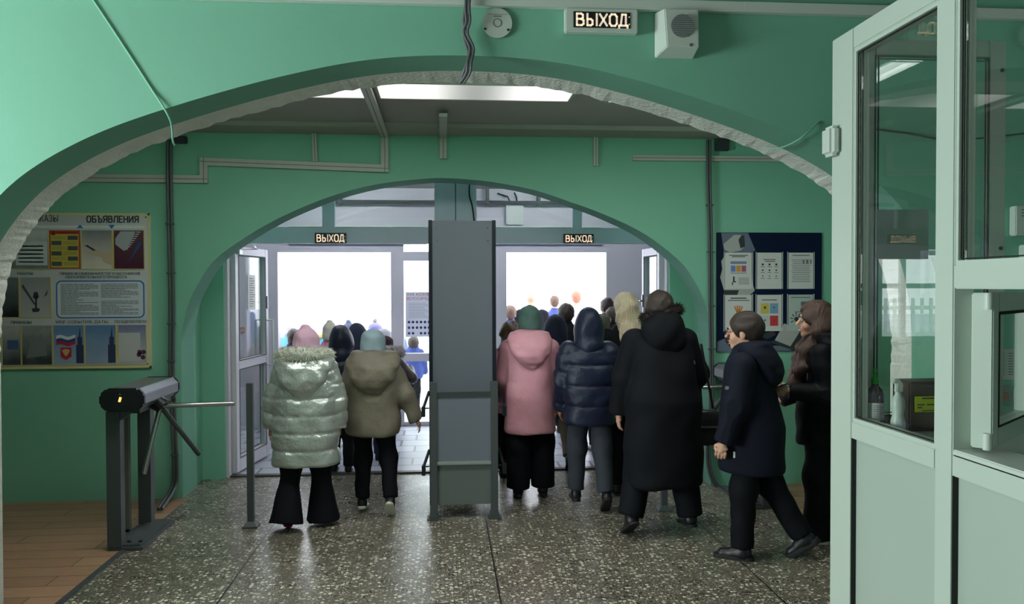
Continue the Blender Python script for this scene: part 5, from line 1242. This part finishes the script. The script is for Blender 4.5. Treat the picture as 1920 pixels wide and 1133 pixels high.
    if hair:
        kind = hair['kind']; hm = hair['mat']
        def cap(p, inf=.012):
            q = toh(p); inf = min(inf, .008) if hat else inf; d = ell(q, (0, -.02, .032), (.074+inf, .095+inf, .086+inf)); d = smin(d, ell(q, (0, -.07, -.02), (.06, .035, .055)), .03)
            d = smax(d, -ell(q, (0, .115, -.035), (.10, .085, .098)), .012)
            d = smax(d, -ell(q, (0, .02, -.10), (.12, .085, .065)), .01)
            for s in (-1, 1): d = smax(d, -ell(q, (s*.09, .0, -.02), (.03, .022, .034)), .006)
            if hat: d = smax(d, q[:, 2]+.025, .006)
            return d*hs
        if kind == 'short':
            f = lambda p: cap(p, hair.get('inf', .014))+.003*np.sin(p[:, 0]*190+3*np.sin(p[:, 2]*60))*.6+.003*fold(p, 70, 3); lo, hi = bounds([hc+[.12, .14, .16], hc-[.12, .16, .12]], .01)
        else:
            L_ = hair.get('len', .3); wv_ = hair.get('wave', .006)
            def f(p):
                q = toh(p)*hs; d = smax(ell(q, (0, -.02, .03), (.092, .112, .104)), -ell(q, (0, .115, -.05), (.068, .085, .135)), .012)
                zs_ = [hc[2]-L_, hc[2]-L_*.6, hc[2]-.10, hc[2]-.02, hc[2]+.05]
                c_ = loft(p, zs_, [hair.get('wb', .05), hair.get('wm', .095), .10, .095, .07], [.03, .05, .065, .07, .06], [lean+hair.get('yb', -.075), lean+hair.get('yb', -.07), lean-.05, lean-.03, lean-.02])
                d = smin(d, c_, .03)
                if hair.get('front'):
                    for s in hair['front']:
                        a0 = hc+HR@np.array([s*.074, -.015, -.03]); prev = a0
                        for k in range(1, 9):
                            nx = a0+np.array([s*(.012+.016*math.sin(k*1.6)), .115*min(k/5, 1)+.016*math.cos(k*1.9), -L_*k/8]); d = smin(d, rc(p, prev, nx, .027+.0004*k, .027+.0002*k), .045); prev = nx
                w_ = wv_*np.sin(p[:, 2]*48+2*np.sin(p[:, 0]*40))+hair.get('strand', .0022)*np.sin(np.arctan2(p[:, 1]-hc[1], p[:, 0])*38+2*np.sin(p[:, 2]*30))
                return d+w_
            lo, hi = bounds([hc+[.16, .16, .16], hc-[.16, .22, L_+.03]], .01)
            if hair.get('front'): hi[1] += .14; lo[0] -= .03; hi[0] += .03
        ho = link('hair', sdf_mesh(f, lo, hi, min(h, hair.get('h', .009)), 'hair'), hm, root)
        if kind == 'bun':
            pass
    if face:
        def hp3(v): return tuple(hc+HR@(np.array(v)*hs))
        for s in (-1, 1):
            c = Vector(hp3((s*.031, .0815, .006))); bm = bmesh.new(); bmesh.ops.create_uvsphere(bm, u_segments=16, v_segments=10, radius=.0102*hs, matrix=Matrix.Translation(c)); me = bpy.data.meshes.new('eye'); bm.to_mesh(me); bm.free(); eo = link('eye', me, m_eye, root)
            c2 = Vector(hp3((s*.031, .0878, .006))); bm = bmesh.new(); bmesh.ops.create_uvsphere(bm, u_segments=12, v_segments=8, radius=.0058*hs, matrix=Matrix.Translation(c2)); me = bpy.data.meshes.new('iris'); bm.to_mesh(me); bm.free(); link('iris', me, m_iris, eo)
            MB().tube([hp3((s*.014, .094, .026)), hp3((s*.03, .095, .032)), hp3((s*.046, .082, .027))], .0032*hs, 6).build('eyebrow', M('brow', (50, 36, 28), .8), root, smooth=True)
        MB().tube([hp3((-.02, .087, -.050)), hp3((0, .0975, -.0485)), hp3((.02, .087, -.050))], .0042*hs, 8).tube([hp3((-.018, .086, -.066)), hp3((0, .0955, -.070)), hp3((.018, .086, -.066))], .0045*hs, 8).build('lips', m_lip, root, smooth=True)
        if smile: MB().tube([hp3((-.017, .089, -.0555)), hp3((0, .0945, -.058)), hp3((.017, .089, -.0555))], .0046*hs, 8).build('teeth', m_teeth, root, smooth=True)
        if glasses:
            gl = MB()
            for s in (-1, 1):
                gl.tube([hp3((s*.034+.021*math.cos(a), .107-.003*abs(math.cos(a)), .004+.017*math.sin(a))) for a in np.linspace(0, 2*math.pi, 17)[:-1]], .0019, 6, closed=True)
                gl.tube([hp3((s*.055, .104, .008)), hp3((s*.078, .06, .010)), hp3((s*.079, -.005, .006))], .0019, 6)
            gl.tube([hp3((-.013, .108, .008)), hp3((0, .111, .010)), hp3((.013, .108, .008))], .0018, 6); gl.build('glasses', m_black, root, smooth=True)
    root['_h'] = 0; del root['_h']
    return root, dict(J=J, A=A, hc=hc, sh=sh, hz=hz, coat=co_)
def fur_join(o, pts, tr, n, ln):
    """adds fine fur strands to the trim's own mesh"""
    tmp = fur_spikes('tmp', pts, tr, n, ln, None, None, seed=len(o.data.vertices)); me2 = tmp.data; bm = bmesh.new(); bm.from_mesh(o.data); bm.from_mesh(me2); bm.to_mesh(o.data); bm.free()
    bpy.data.objects.remove(tmp); bpy.data.meshes.remove(me2)

def cloth(name, rgb, rough=.8, bump=(60, .3, .004), vary=(9, .12), **k): return M(name, rgb, rough, bump=bump, vary=vary, spec=.2 if sum(rgb) < 110 else .4, **k)
c_silver = M('silver_puffer', (200, 206, 202), .28, .5, bump=(26, .7, .012), vary=(5, .06)); c_furp = M('pale_fur', (206, 208, 196), .9, vary=(30, .15))
c_khaki = cloth('khaki_puffer', (126, 118, 104), .5, (22, .6, .01)); c_black = cloth('black_cloth', (10, 12, 19)); c_tnavy = cloth('midnight_cloth', (16, 20, 34)); c_bk2 = cloth('black_shiny', (11, 12, 18), .65, (24, .5, .01))
c_navy = cloth('navy_cloth', (26, 32, 54)); c_navy2 = cloth('navy_puffer', (28, 34, 58), .45, (24, .5, .01)); c_pink = cloth('pink_parka', (224, 160, 176), .5, (20, .5, .01))
c_pinkh = cloth('pink_knit', (220, 176, 200), .85, (160, .5, .003)); c_blueh = cloth('blue_grey_knit', (156, 178, 190), .85, (160, .5, .003)); c_greenh = cloth('green_knit', (84, 112, 106), .85, (160, .5, .003))
c_beigeh = cloth('beige_knit', (190, 188, 172), .85, (160, .5, .003)); c_greyh = cloth('grey_knit', (84, 92, 116), .85, (160, .5, .003)); c_purph = cloth('purple_knit', (150, 144, 196), .85, (160, .5, .003))
c_whiteh = cloth('white_knit', (226, 220, 232), .85, (160, .5, .003)); c_yell = cloth('yellow_knit', (226, 176, 60), .85, (160, .5, .003)); c_brownh = cloth('brown_knit', (60, 40, 44), .85, (160, .5, .003))
c_brown = M('brown_patterned', (58, 46, 44), .45, bump=(22, .5, .01), vary=(28, .7)); c_khtr = cloth('olive_cloth', (96, 88, 74)); c_jean = cloth('grey_jeans', (52, 56, 66)); c_dpink = cloth('rose_coat', (190, 134, 150), .6)
c_teal = cloth('teal_coat', (70, 130, 150), .6); c_blue = cloth('blue_jacket', (48, 64, 130), .6); c_wshirt = cloth('white_shirt', (228, 228, 236), .7); c_mag = M('magenta_shoe', (170, 34, 90), .6)
h_dark = M('hair_dark_brown', (46, 32, 26), .5, bump=(60, .6, .004, (9, 9, 1.2)), vary=(20, .3)); h_blond = M('hair_blonde', (206, 190, 162), .45, bump=(60, .6, .004, (9, 9, 1.2)), vary=(16, .2)); h_brown = M('hair_brown', (92, 66, 52), .5, bump=(60, .6, .004, (9, 9, 1.2)), vary=(20, .3))
c_sole = M('white_sole', (206, 204, 190), .6); c_soleb = M('dark_sole', (26, 26, 28), .7); c_shoe = M('black_shoe', (20, 20, 24), .45); c_furb = M('dark_fur', (40, 30, 30), .9, vary=(30, .3)); c_furw = M('light_fur', (170, 160, 160), .9, vary=(30, .2))
c_bluegrey = cloth('blue_grey_coat', (110, 120, 150), .6)

def at(pxf, pyf, ytop, dy=0):
    p = fl(pxf, pyf); return (p.x, p.y, 0), aY(pxf, ytop, p.y).z
def far(px, ytop, Y, z0=0.0):
    p = aY(px, ytop, Y); return (p.x, Y, z0), p.z-z0
N_ = ((0, .08, -1), (0, -.05, -1), 0.0)
stand = (N_, ((0, -.06, -1), (0, -.12, -1), .0))
black_tr = dict(mat=c_black); dshoe = dict(mat=c_shoe, sole=c_soleb)

# ---- left doorway, nearest two
pos, H = at(575, 985, 616)
_, A_ = person('girl in silver quilted coat with fur hood and pink hat, seen from behind', pos, H-.03, 0,
    legs=(((.10, -.02, -1), (.05, -.26, -1), .85), ((.08, .06, -1), (.04, .02, -1), 0)), arms=(((.30, .0, -1), (.10, .05, -1)), ((.22, .0, -1), (.06, .1, -1))),
    coat=dict(mat=c_silver, hem=.42, wh=.232, wc=.20, ww=.215, dh=.17, dc=.145, sr=(.088, .078, .062), quilt=.118, hood='down', fur=c_furp, fold=.006, hs=1.15),
    trousers=dict(mat=c_black, rt=.085, rk=.078, rh=.132, hem=-.055, flare=True), shoes=dict(mat=c_mag, sole=c_mag), hat=dict(mat=c_pinkh, h=.03, tip=.006, bulk=.006), h=.010, hb=.009, fingers=True)
pos, H = at(700, 962, 619)
person('child in khaki jacket and grey blue beanie, stepping off on white soled boots', pos, H-.02, -.08,
    legs=(((.03, .08, -1), (.02, .0, -1), .10), ((.14, .06, -1), (.12, -.50, -1), .75)), arms=(((.16, .1, -1), (.05, .3, -1)), ((.42, -.05, -1), (.42, .15, -1))),
    coat=dict(mat=c_khaki, hem=.575, wh=.20, wc=.185, ww=.195, dh=.15, dc=.135, sr=(.078, .07, .055), hood='down', fold=.007, fs=24, hs=1.12, hx=.02), trousers=dict(mat=c_black, rt=.085, rk=.07, rh=.058, hem=.05),
    shoes=dict(mat=c_shoe, sole=c_sole, boot=.09, thick=1.1), hat=dict(mat=c_blueh, h=.025, bulk=.005), hair=dict(kind='short', mat=h_brown, inf=.01), h=.010, hb=.009)
# ---- right doorway, nearest
pos, H = at(994, 934, 573)
person('girl in long pink parka and green beanie with wide black trousers', pos, H-.03, -.05,
    legs=(((.03, .02, -1), (.02, .0, -1), .15), ((.06, .12, -1), (.02, .0, -1), 0)), arms=(((.12, .15, -1), (.0, .6, -.9)), ((.16, .0, -1), (.03, .2, -1))),
    coat=dict(mat=c_pink, hem=.515, wh=.20, wc=.17, ww=.18, dh=.16, dc=.14, sr=(.078, .07, .058), hood='down', fold=.004, fs=20), trousers=dict(mat=c_black, rt=.10, rk=.095, rh=.095, hem=.03, flare=True),
    shoes=dict(mat=c_shoe, sole=c_soleb, thick=1.2), hat=dict(mat=c_greenh, h=.03, bulk=.004), h=.010, hb=.012)
pos, H = at(1105, 953, 576)
person('boy in navy puffer jacket with hood up and grey jeans, walking away', pos, H-.05, .0,
    legs=(((.03, .14, -1), (.02, .02, -1), .0), ((.04, -.10, -1), (.03, -.36, -1), .7)), arms=(((.12, .1, -1), (.0, .4, -1)), ((.24, .05, -1), (.08, .45, -1))),
    coat=dict(mat=c_navy2, hem=.62, wh=.185, wc=.195, ww=.20, dh=.145, dc=.14, sr=(.085, .078, .062), quilt=.15, hood='up', fold=.005), trousers=dict(mat=c_jean, rt=.088, rk=.072, rh=.062, hem=.05),
    shoes=dict(mat=c_shoe, sole=c_soleb, boot=.05, thick=1.1), h=.010, hb=.014)
pos, H = at(1243, 1000, 560)
_, W_ = person('woman in long black hooded coat with shoulder bag, largest figure before the right doorway', pos, H+.03, .1,
    legs=(((.16, .05, -1), (.30, -.20, -1), .55), ((.12, -.02, -1), (.14, -.05, -1), .1)), arms=(((.20, .1, -1), (.10, .12, -1)), ((.34, .1, -1), (-.05, .8, -.7))),
    coat=dict(mat=c_black, hem=.33, wh=.27, wc=.215, ww=.225, dh=.2, dc=.165, sr=(.092, .085, .07), hood='fur_back', fur=c_furb, fold=.006, fs=18), trousers=dict(mat=c_black, rt=.09, rk=.085, rh=.082, hem=.03, flare=True),
    shoes=dict(mat=c_shoe, sole=c_soleb), hair=dict(kind='short', mat=h_dark, inf=.024), h=.011, hb=.010, lean=.06, head_pitch=-.25)
pos, H = far(1176, 547, 6.3)
person('woman with long blonde hair and black coat before the right doorway', pos, H-.02, .15, legs=stand, coat=dict(mat=c_black, hem=.62, wh=.21, wc=.19, dh=.16, dc=.14, fold=.005), trousers=black_tr, shoes=dshoe,
    hair=dict(kind='long', mat=h_blond, len=.40, wm=.098, wb=.035, yb=-.12, wave=.004, strand=.0055), h=.012, hb=.014)
# ---- right edge pair in profile
pos, H = at(1409, 1042, 588)
_, T_ = person('boy in glasses and long dark coat striding left, before the navy board', pos, H, math.radians(60),
    legs=(((.02, .10, -1), (.02, .02, -1), .0), ((.02, -.30, -1), (.02, -.62, -1), .65)), arms=(((.16, .12, -1), (.04, .30, -1)), ((.12, -.05, -1), (.02, .25, -1))),
    coat=dict(mat=c_tnavy, hem=.52, wh=.185, wc=.165, ww=.175, dh=.195, dc=.135, sr=(.085, .075, .06), hood='down', fold=.004, fs=18), trousers=dict(mat=c_black, rt=.088, rk=.078, rh=.068, hem=.03),
    shoes=dict(mat=c_shoe, sole=c_soleb, boot=.07, thick=1.3, size=1.15), hair=dict(kind='short', mat=h_dark, inf=.016), face=True, glasses=True, h=.010, hb=.0065, lean=.03, head_pitch=-.05)
pos, H = at(1537, 1010, 569)
_, G_ = person('smiling girl in black coat with long wavy hair looking left, holding a phone', pos, H, math.radians(74),
    legs=(((.03, .06, -1), (.02, .0, -1), .0), ((.03, -.05, -1), (.02, -.08, -1), .0)), arms=(((.10, -.12, -1), (.0, 1.0, .05)), ((.14, .0, -1), (-.15, .95, -.45))),
    coat=dict(mat=c_bk2, hem=.62, wh=.18, wc=.16, ww=.165, dh=.15, dc=.125, sr=(.074, .064, .054), hood='down', fold=.005), trousers=dict(mat=c_black, rt=.09, rk=.088, rh=.095, hem=-.005, flare=True),
    shoes=dict(mat=c_shoe, sole=c_sole, thick=1.0), hair=dict(kind='long', mat=M('hair_chestnut', (72, 50, 42), .5, bump=(60, .6, .004, (9, 9, 1.2)), vary=(12, .5)), len=.42, front=(-1, 1), wave=.008, wm=.10, wb=.08), face=True, smile=True, h=.010, hb=.0065, lean=.02)

def decal(o, px, py, w_, h_, mat, name):
    """small flat badge sewn on the garment where the pixel's ray meets it"""
    bpy.context.view_layer.update(); mi = o.matrix_world.inverted(); d = ray(px, py).normalized(); lo_ = mi @ Vector((0, 0, EYE)); ld = (mi.to_3x3() @ d).normalized()
    ok, loc, n, _ = o.ray_cast(lo_, ld)
    if not ok: return
    u = Vector((0, 0, 1)).cross(n).normalized(); v = n.cross(u); c = loc+n*.004
    MB().add([c-u*w_-v*h_, c+u*w_-v*h_, c+u*w_+v*h_, c-u*w_+v*h_]+[c-u*w_-v*h_-n*.012, c+u*w_-v*h_-n*.012, c+u*w_+v*h_-n*.012, c-u*w_+v*h_-n*.012], [(0, 1, 2, 3), (4, 7, 6, 5), (0, 4, 5, 1), (1, 5, 6, 2), (2, 6, 7, 3), (3, 7, 4, 0)]).build(name, mat, o)
mw = M('reflective_tag', (210, 214, 214), .4)
mg = M('badge_cloth', (84, 88, 92), .6)
decal(T_['coat'], 1377, 853, .006, .018, mw, 'reflective_tag'); decal(T_['coat'], 1364, 728, .017, .010, mg, 'sleeve_badge')
decal(W_['coat'], 1302, 680, .014, .012, mg, 'sleeve_badge'); decal(G_['coat'], 1514, 706, .004, .022, mg, 'zip_pull')
# phone in the girl's hand
def wpt(root_pos, rz, v): c, s = math.cos(rz), math.sin(rz); return Vector((root_pos[0]+v[0]*c-v[1]*s, root_pos[1]+v[0]*s+v[1]*c, root_pos[2]+v[2]))
wr = G_['A'][0][2]+G_['A'][0][3]*.085; q = wpt(pos, math.radians(74), wr)
ph = thing('mobile_phone', 'dark mobile phone held in the smiling girl\'s hand', 'phone', (q.x, q.y, q.z+.022), math.radians(74)); ph.rotation_euler = (-.35, .1, math.radians(74))
MB().box(-.036, .036, -.07, .085, -.004, .004).build('phone_body', m_black, ph, bevel=.003); MB().box(-.033, .033, -.066, .081, .0042, .0048).build('screen', M('phone_screen', (60, 66, 76), .15), ph)
# shoulder bag of the woman in the long coat
bp_, _ = at(1243, 1000, 560); q = aY(1330, 800, bp_[1]+.02)
bg_ = thing('shoulder_bag', 'black leather shoulder bag hanging at the side of the long black coat', 'bag', (q.x, bp_[1]+.02, q.z))
lthr = M('black_leather', (22, 24, 28), .35, bump=(80, .3, .002))
me = sdf_mesh(lambda p: smax(loft(p, [-.125, -.08, .05, .11], [.10, .115, .10, .075], [.045, .052, .045, .025], e=3), -p[:, 2]-.125, .02)+.003*fold(p, 30, 1), (-.15, -.08, -.16), (.15, .08, .15), .008, 'bag'); link('bag_body', me, lthr, bg_)
MB().tube([(.03, 0, .10), (.0, -.02, .22), (-.045, -.05, .40), (-.08, -.07, .56)], .008, 8).tube([(-.05, 0, .10), (-.05, .03, .22), (-.05, .05, .34)], .008, 8).build('strap', lthr, bg_, smooth=True)
MB().tube([(.03, -.005, .095), (.025, -.005, .12)], .011, 8).build('strap_ring', m_chrome, bg_)
MB().box(-.09, .09, -.056, -.05, .0, .01).build('zip_line', m_cable, bg_)

# ---- vestibule children and people beyond
def kid(label, px, ytop, Y, coatmat, hat=None, hair=None, hood=None, z0=0, rz=0, hemr=.42, wid=1.0, trm=None, fur=None, legs=stand, arms=(((.2, .05, -1), (.08, .3, -1)), ((.2, .0, -1), (.08, .25, -1))), hh=.018, dH=0, quilt=0, **kw):
    pos, H = far(px, ytop, Y, z0); H -= dH
    return person(label, pos, H, rz, legs=legs, arms=arms, coat=dict(mat=coatmat, hem=hemr*H, wh=.135*H*wid, wc=.13*H*wid, dh=.10*H*wid, dc=.092*H*wid, sr=(.052*H, .046*H, .038*H), hood=hood, fur=fur, fold=.005, quilt=quilt),
                  trousers=dict(mat=trm or c_black, rt=.08, rk=.066, rh=.058), shoes=dshoe, hat=hat, hair=hair, h=hh, hb=hh*.95, **kw)
kid('small child in brown patterned jacket with fur hood and dark cap, right of khaki jacket', 720, 630, 7.75, c_brown, hat=dict(mat=c_brownh, h=.0), hood='down', fur=c_furw, dH=.0, rz=-.1, wid=1.15, trm=c_navy, hh=.012, arms=(((.2, .05, -1), (.08, .3, -1)), ((.55, .1, -.75), (-.2, .8, .35))), hemr=.40)
kid('child in dark navy hooded coat just ahead of the pink hat and silver coat', 639, 612, 7.3, c_navy2, hood='up', wid=1.15, hh=.013, dH=.04)
kid('child in rose coat and tall beige hat, beyond the left doorway', 618, 603, 8.9, c_dpink, hat=dict(mat=c_beigeh, h=.04, tip=.01), dH=.05)
kid('child in dark coat and pointed grey hat, outside the left doorway', 653, 603, 10.8, c_greyh, hat=dict(mat=c_greyh, h=.03, tip=.03), z0=-.15, dH=.05, hh=.02)
kid('child in dark blue hooded coat ahead of the grey blue beanie', 669, 608, 8.6, c_navy, hood='up', dH=.04, hh=.015)
kid('child in purple knitted hat with pompom, outside the left doorway', 703, 600, 10.4, c_bluegrey, hat=dict(mat=c_purph, h=.03, pom=c_beigeh, bulk=.006), z0=-.15, dH=.06, hh=.02)
kid('child in white knitted hat and dark coat, beside the door mullion', 718, 613, 9.0, c_navy, hat=dict(mat=c_whiteh, h=.01, bulk=.008), dH=.03)
kid('child in white and yellow knitted hat, outside the left doorway', 596, 603, 11.4, c_teal, hat=dict(mat=c_whiteh, h=.03, band=c_yell, bulk=.006, pom=c_beigeh), z0=-.15, dH=.07, hh=.02)
kid('child in pink hat with dark rose pompom, outside beyond the pink beanie', 578, 612, 10.6, c_bluegrey, hat=dict(mat=c_pinkh, h=.02, pom=M('rose_pom', (214, 70, 130), .9)), z0=-.15, dH=.09, hh=.02)
kid('child in dark navy coat at the left, outside beside the doorway edge', 550, 615, 9.9, c_navy, hair=dict(kind='short', mat=h_dark), z0=-.15, hh=.02, dH=.02)
kid('child in teal coat and pale purple hat, farthest left outside', 542, 610, 13.4, c_teal, hat=dict(mat=c_purph, h=.01), z0=-.15, hh=.022)
kid('child in pale grey hood standing far outside the left doorway', 671, 581, 12.6, c_wshirt, hood='up', z0=-.15, hh=.022, dH=.06)
kid('child in navy coat between beige and white hats, outside the left doorway', 578, 625, 9.3, c_navy2, hood='up', hh=.02, dH=.05)
kid('child in blue jacket seen through the side light pane under the poster', 775, 632, 12.0, c_blue, hair=dict(kind='short', mat=h_dark), z0=-.15, hh=.022)
kid('child in dark grey coat near the mullion, far outside', 742, 612, 13.5, c_bluegrey, hat=dict(mat=c_beigeh), z0=-.15, hh=.022)
# right doorway crowd
kid('child with fluffy light brown hair left of the pink parka', 958, 605, 6.95, c_dpink, hair=dict(kind='long', mat=h_brown, len=.30, wave=.008), hh=.013, wid=.9)
kid('child in dark hooded coat and olive trousers between the pink parka and navy puffer', 1042, 590, 7.35, c_navy, hood='up', trm=c_khtr, hh=.013, dH=.05, legs=(((.03, .25, -1), (0, -.1, -1), 0), ((.03, -.22, -1), (.0, -.8, -1), .9)))
kid('adult with curly dark hair ahead of the navy puffer hood', 1062, 572, 9.0, c_black, hair=dict(kind='short', mat=h_dark, inf=.024), hh=.016)
kid('boy in dark coat and olive cap, face turned to the left', 1127, 585, 7.95, c_navy, hat=dict(mat=cloth('olive_cap', (86, 84, 70), .8)), rz=.3, head_yaw=.8, hh=.011, hemr=.40, dH=.02)
kid('boy with dark hair in black jacket, face turned left behind the blonde woman', 1152, 577, 8.5, c_black, hair=dict(kind='short', mat=h_dark), rz=.2, head_yaw=.7, hh=.011)
kid('man with short dark hair standing tall beyond the olive cap', 1139, 559, 9.3, c_black, hair=dict(kind='short', mat=h_dark, inf=.008), hh=.016, hemr=.44)
kid('man with pale bald head and dark jacket outside the right doorway', 996, 547, 12.5, c_black, z0=-.15, hh=.02)
kid('man in blue jacket outside, ahead of the green beanie', 1040, 555, 13.8, c_blue, hair=dict(kind='short', mat=h_brown, inf=.008), z0=-.15, hh=.02)
kid('man in white shirt outside the right doorway, beyond the navy hood', 1081, 546, 12.8, c_wshirt, hair=dict(kind='short', mat=M('hair_ginger', (170, 110, 90), .6), inf=.006), z0=-.15, hh=.02)
kid('person in blue jacket at the left edge of the right doorway', 957, 574, 11.2, c_blue, hair=dict(kind='short', mat=h_brown), z0=-.15, hh=.02)
# person holding the left door leaf open
pos, H = (-2.45, 7.95, 0), 1.62
person('person in blue grey coat holding the door leaf left of the silver coat', pos, H, math.radians(-75), legs=stand, arms=(((.15, .75, -.75), (-.12, 1, .38)), ((.2, .0, -1), (.05, .1, -1))),
    coat=dict(mat=c_bluegrey, hem=.8, wh=.19, wc=.18, dh=.14, dc=.13, hood='down', fold=.005), trousers=black_tr, shoes=dshoe, hair=dict(kind='short', mat=h_brown), h=.013, hb=.010)


# lettering becomes plain meshes
bpy.context.view_layer.update(); dg = bpy.context.evaluated_depsgraph_get()
for o in [o for o in SC.objects if o.type == 'FONT']:
    me = bpy.data.meshes.new_from_object(o.evaluated_get(dg)); n = o.name; mt = o.data.materials[0]
    k = bpy.data.objects.new('tmp', me); COL.objects.link(k); k.parent = o.parent; k.matrix_local = o.matrix_local.copy()
    bpy.data.objects.remove(o); k.name = n
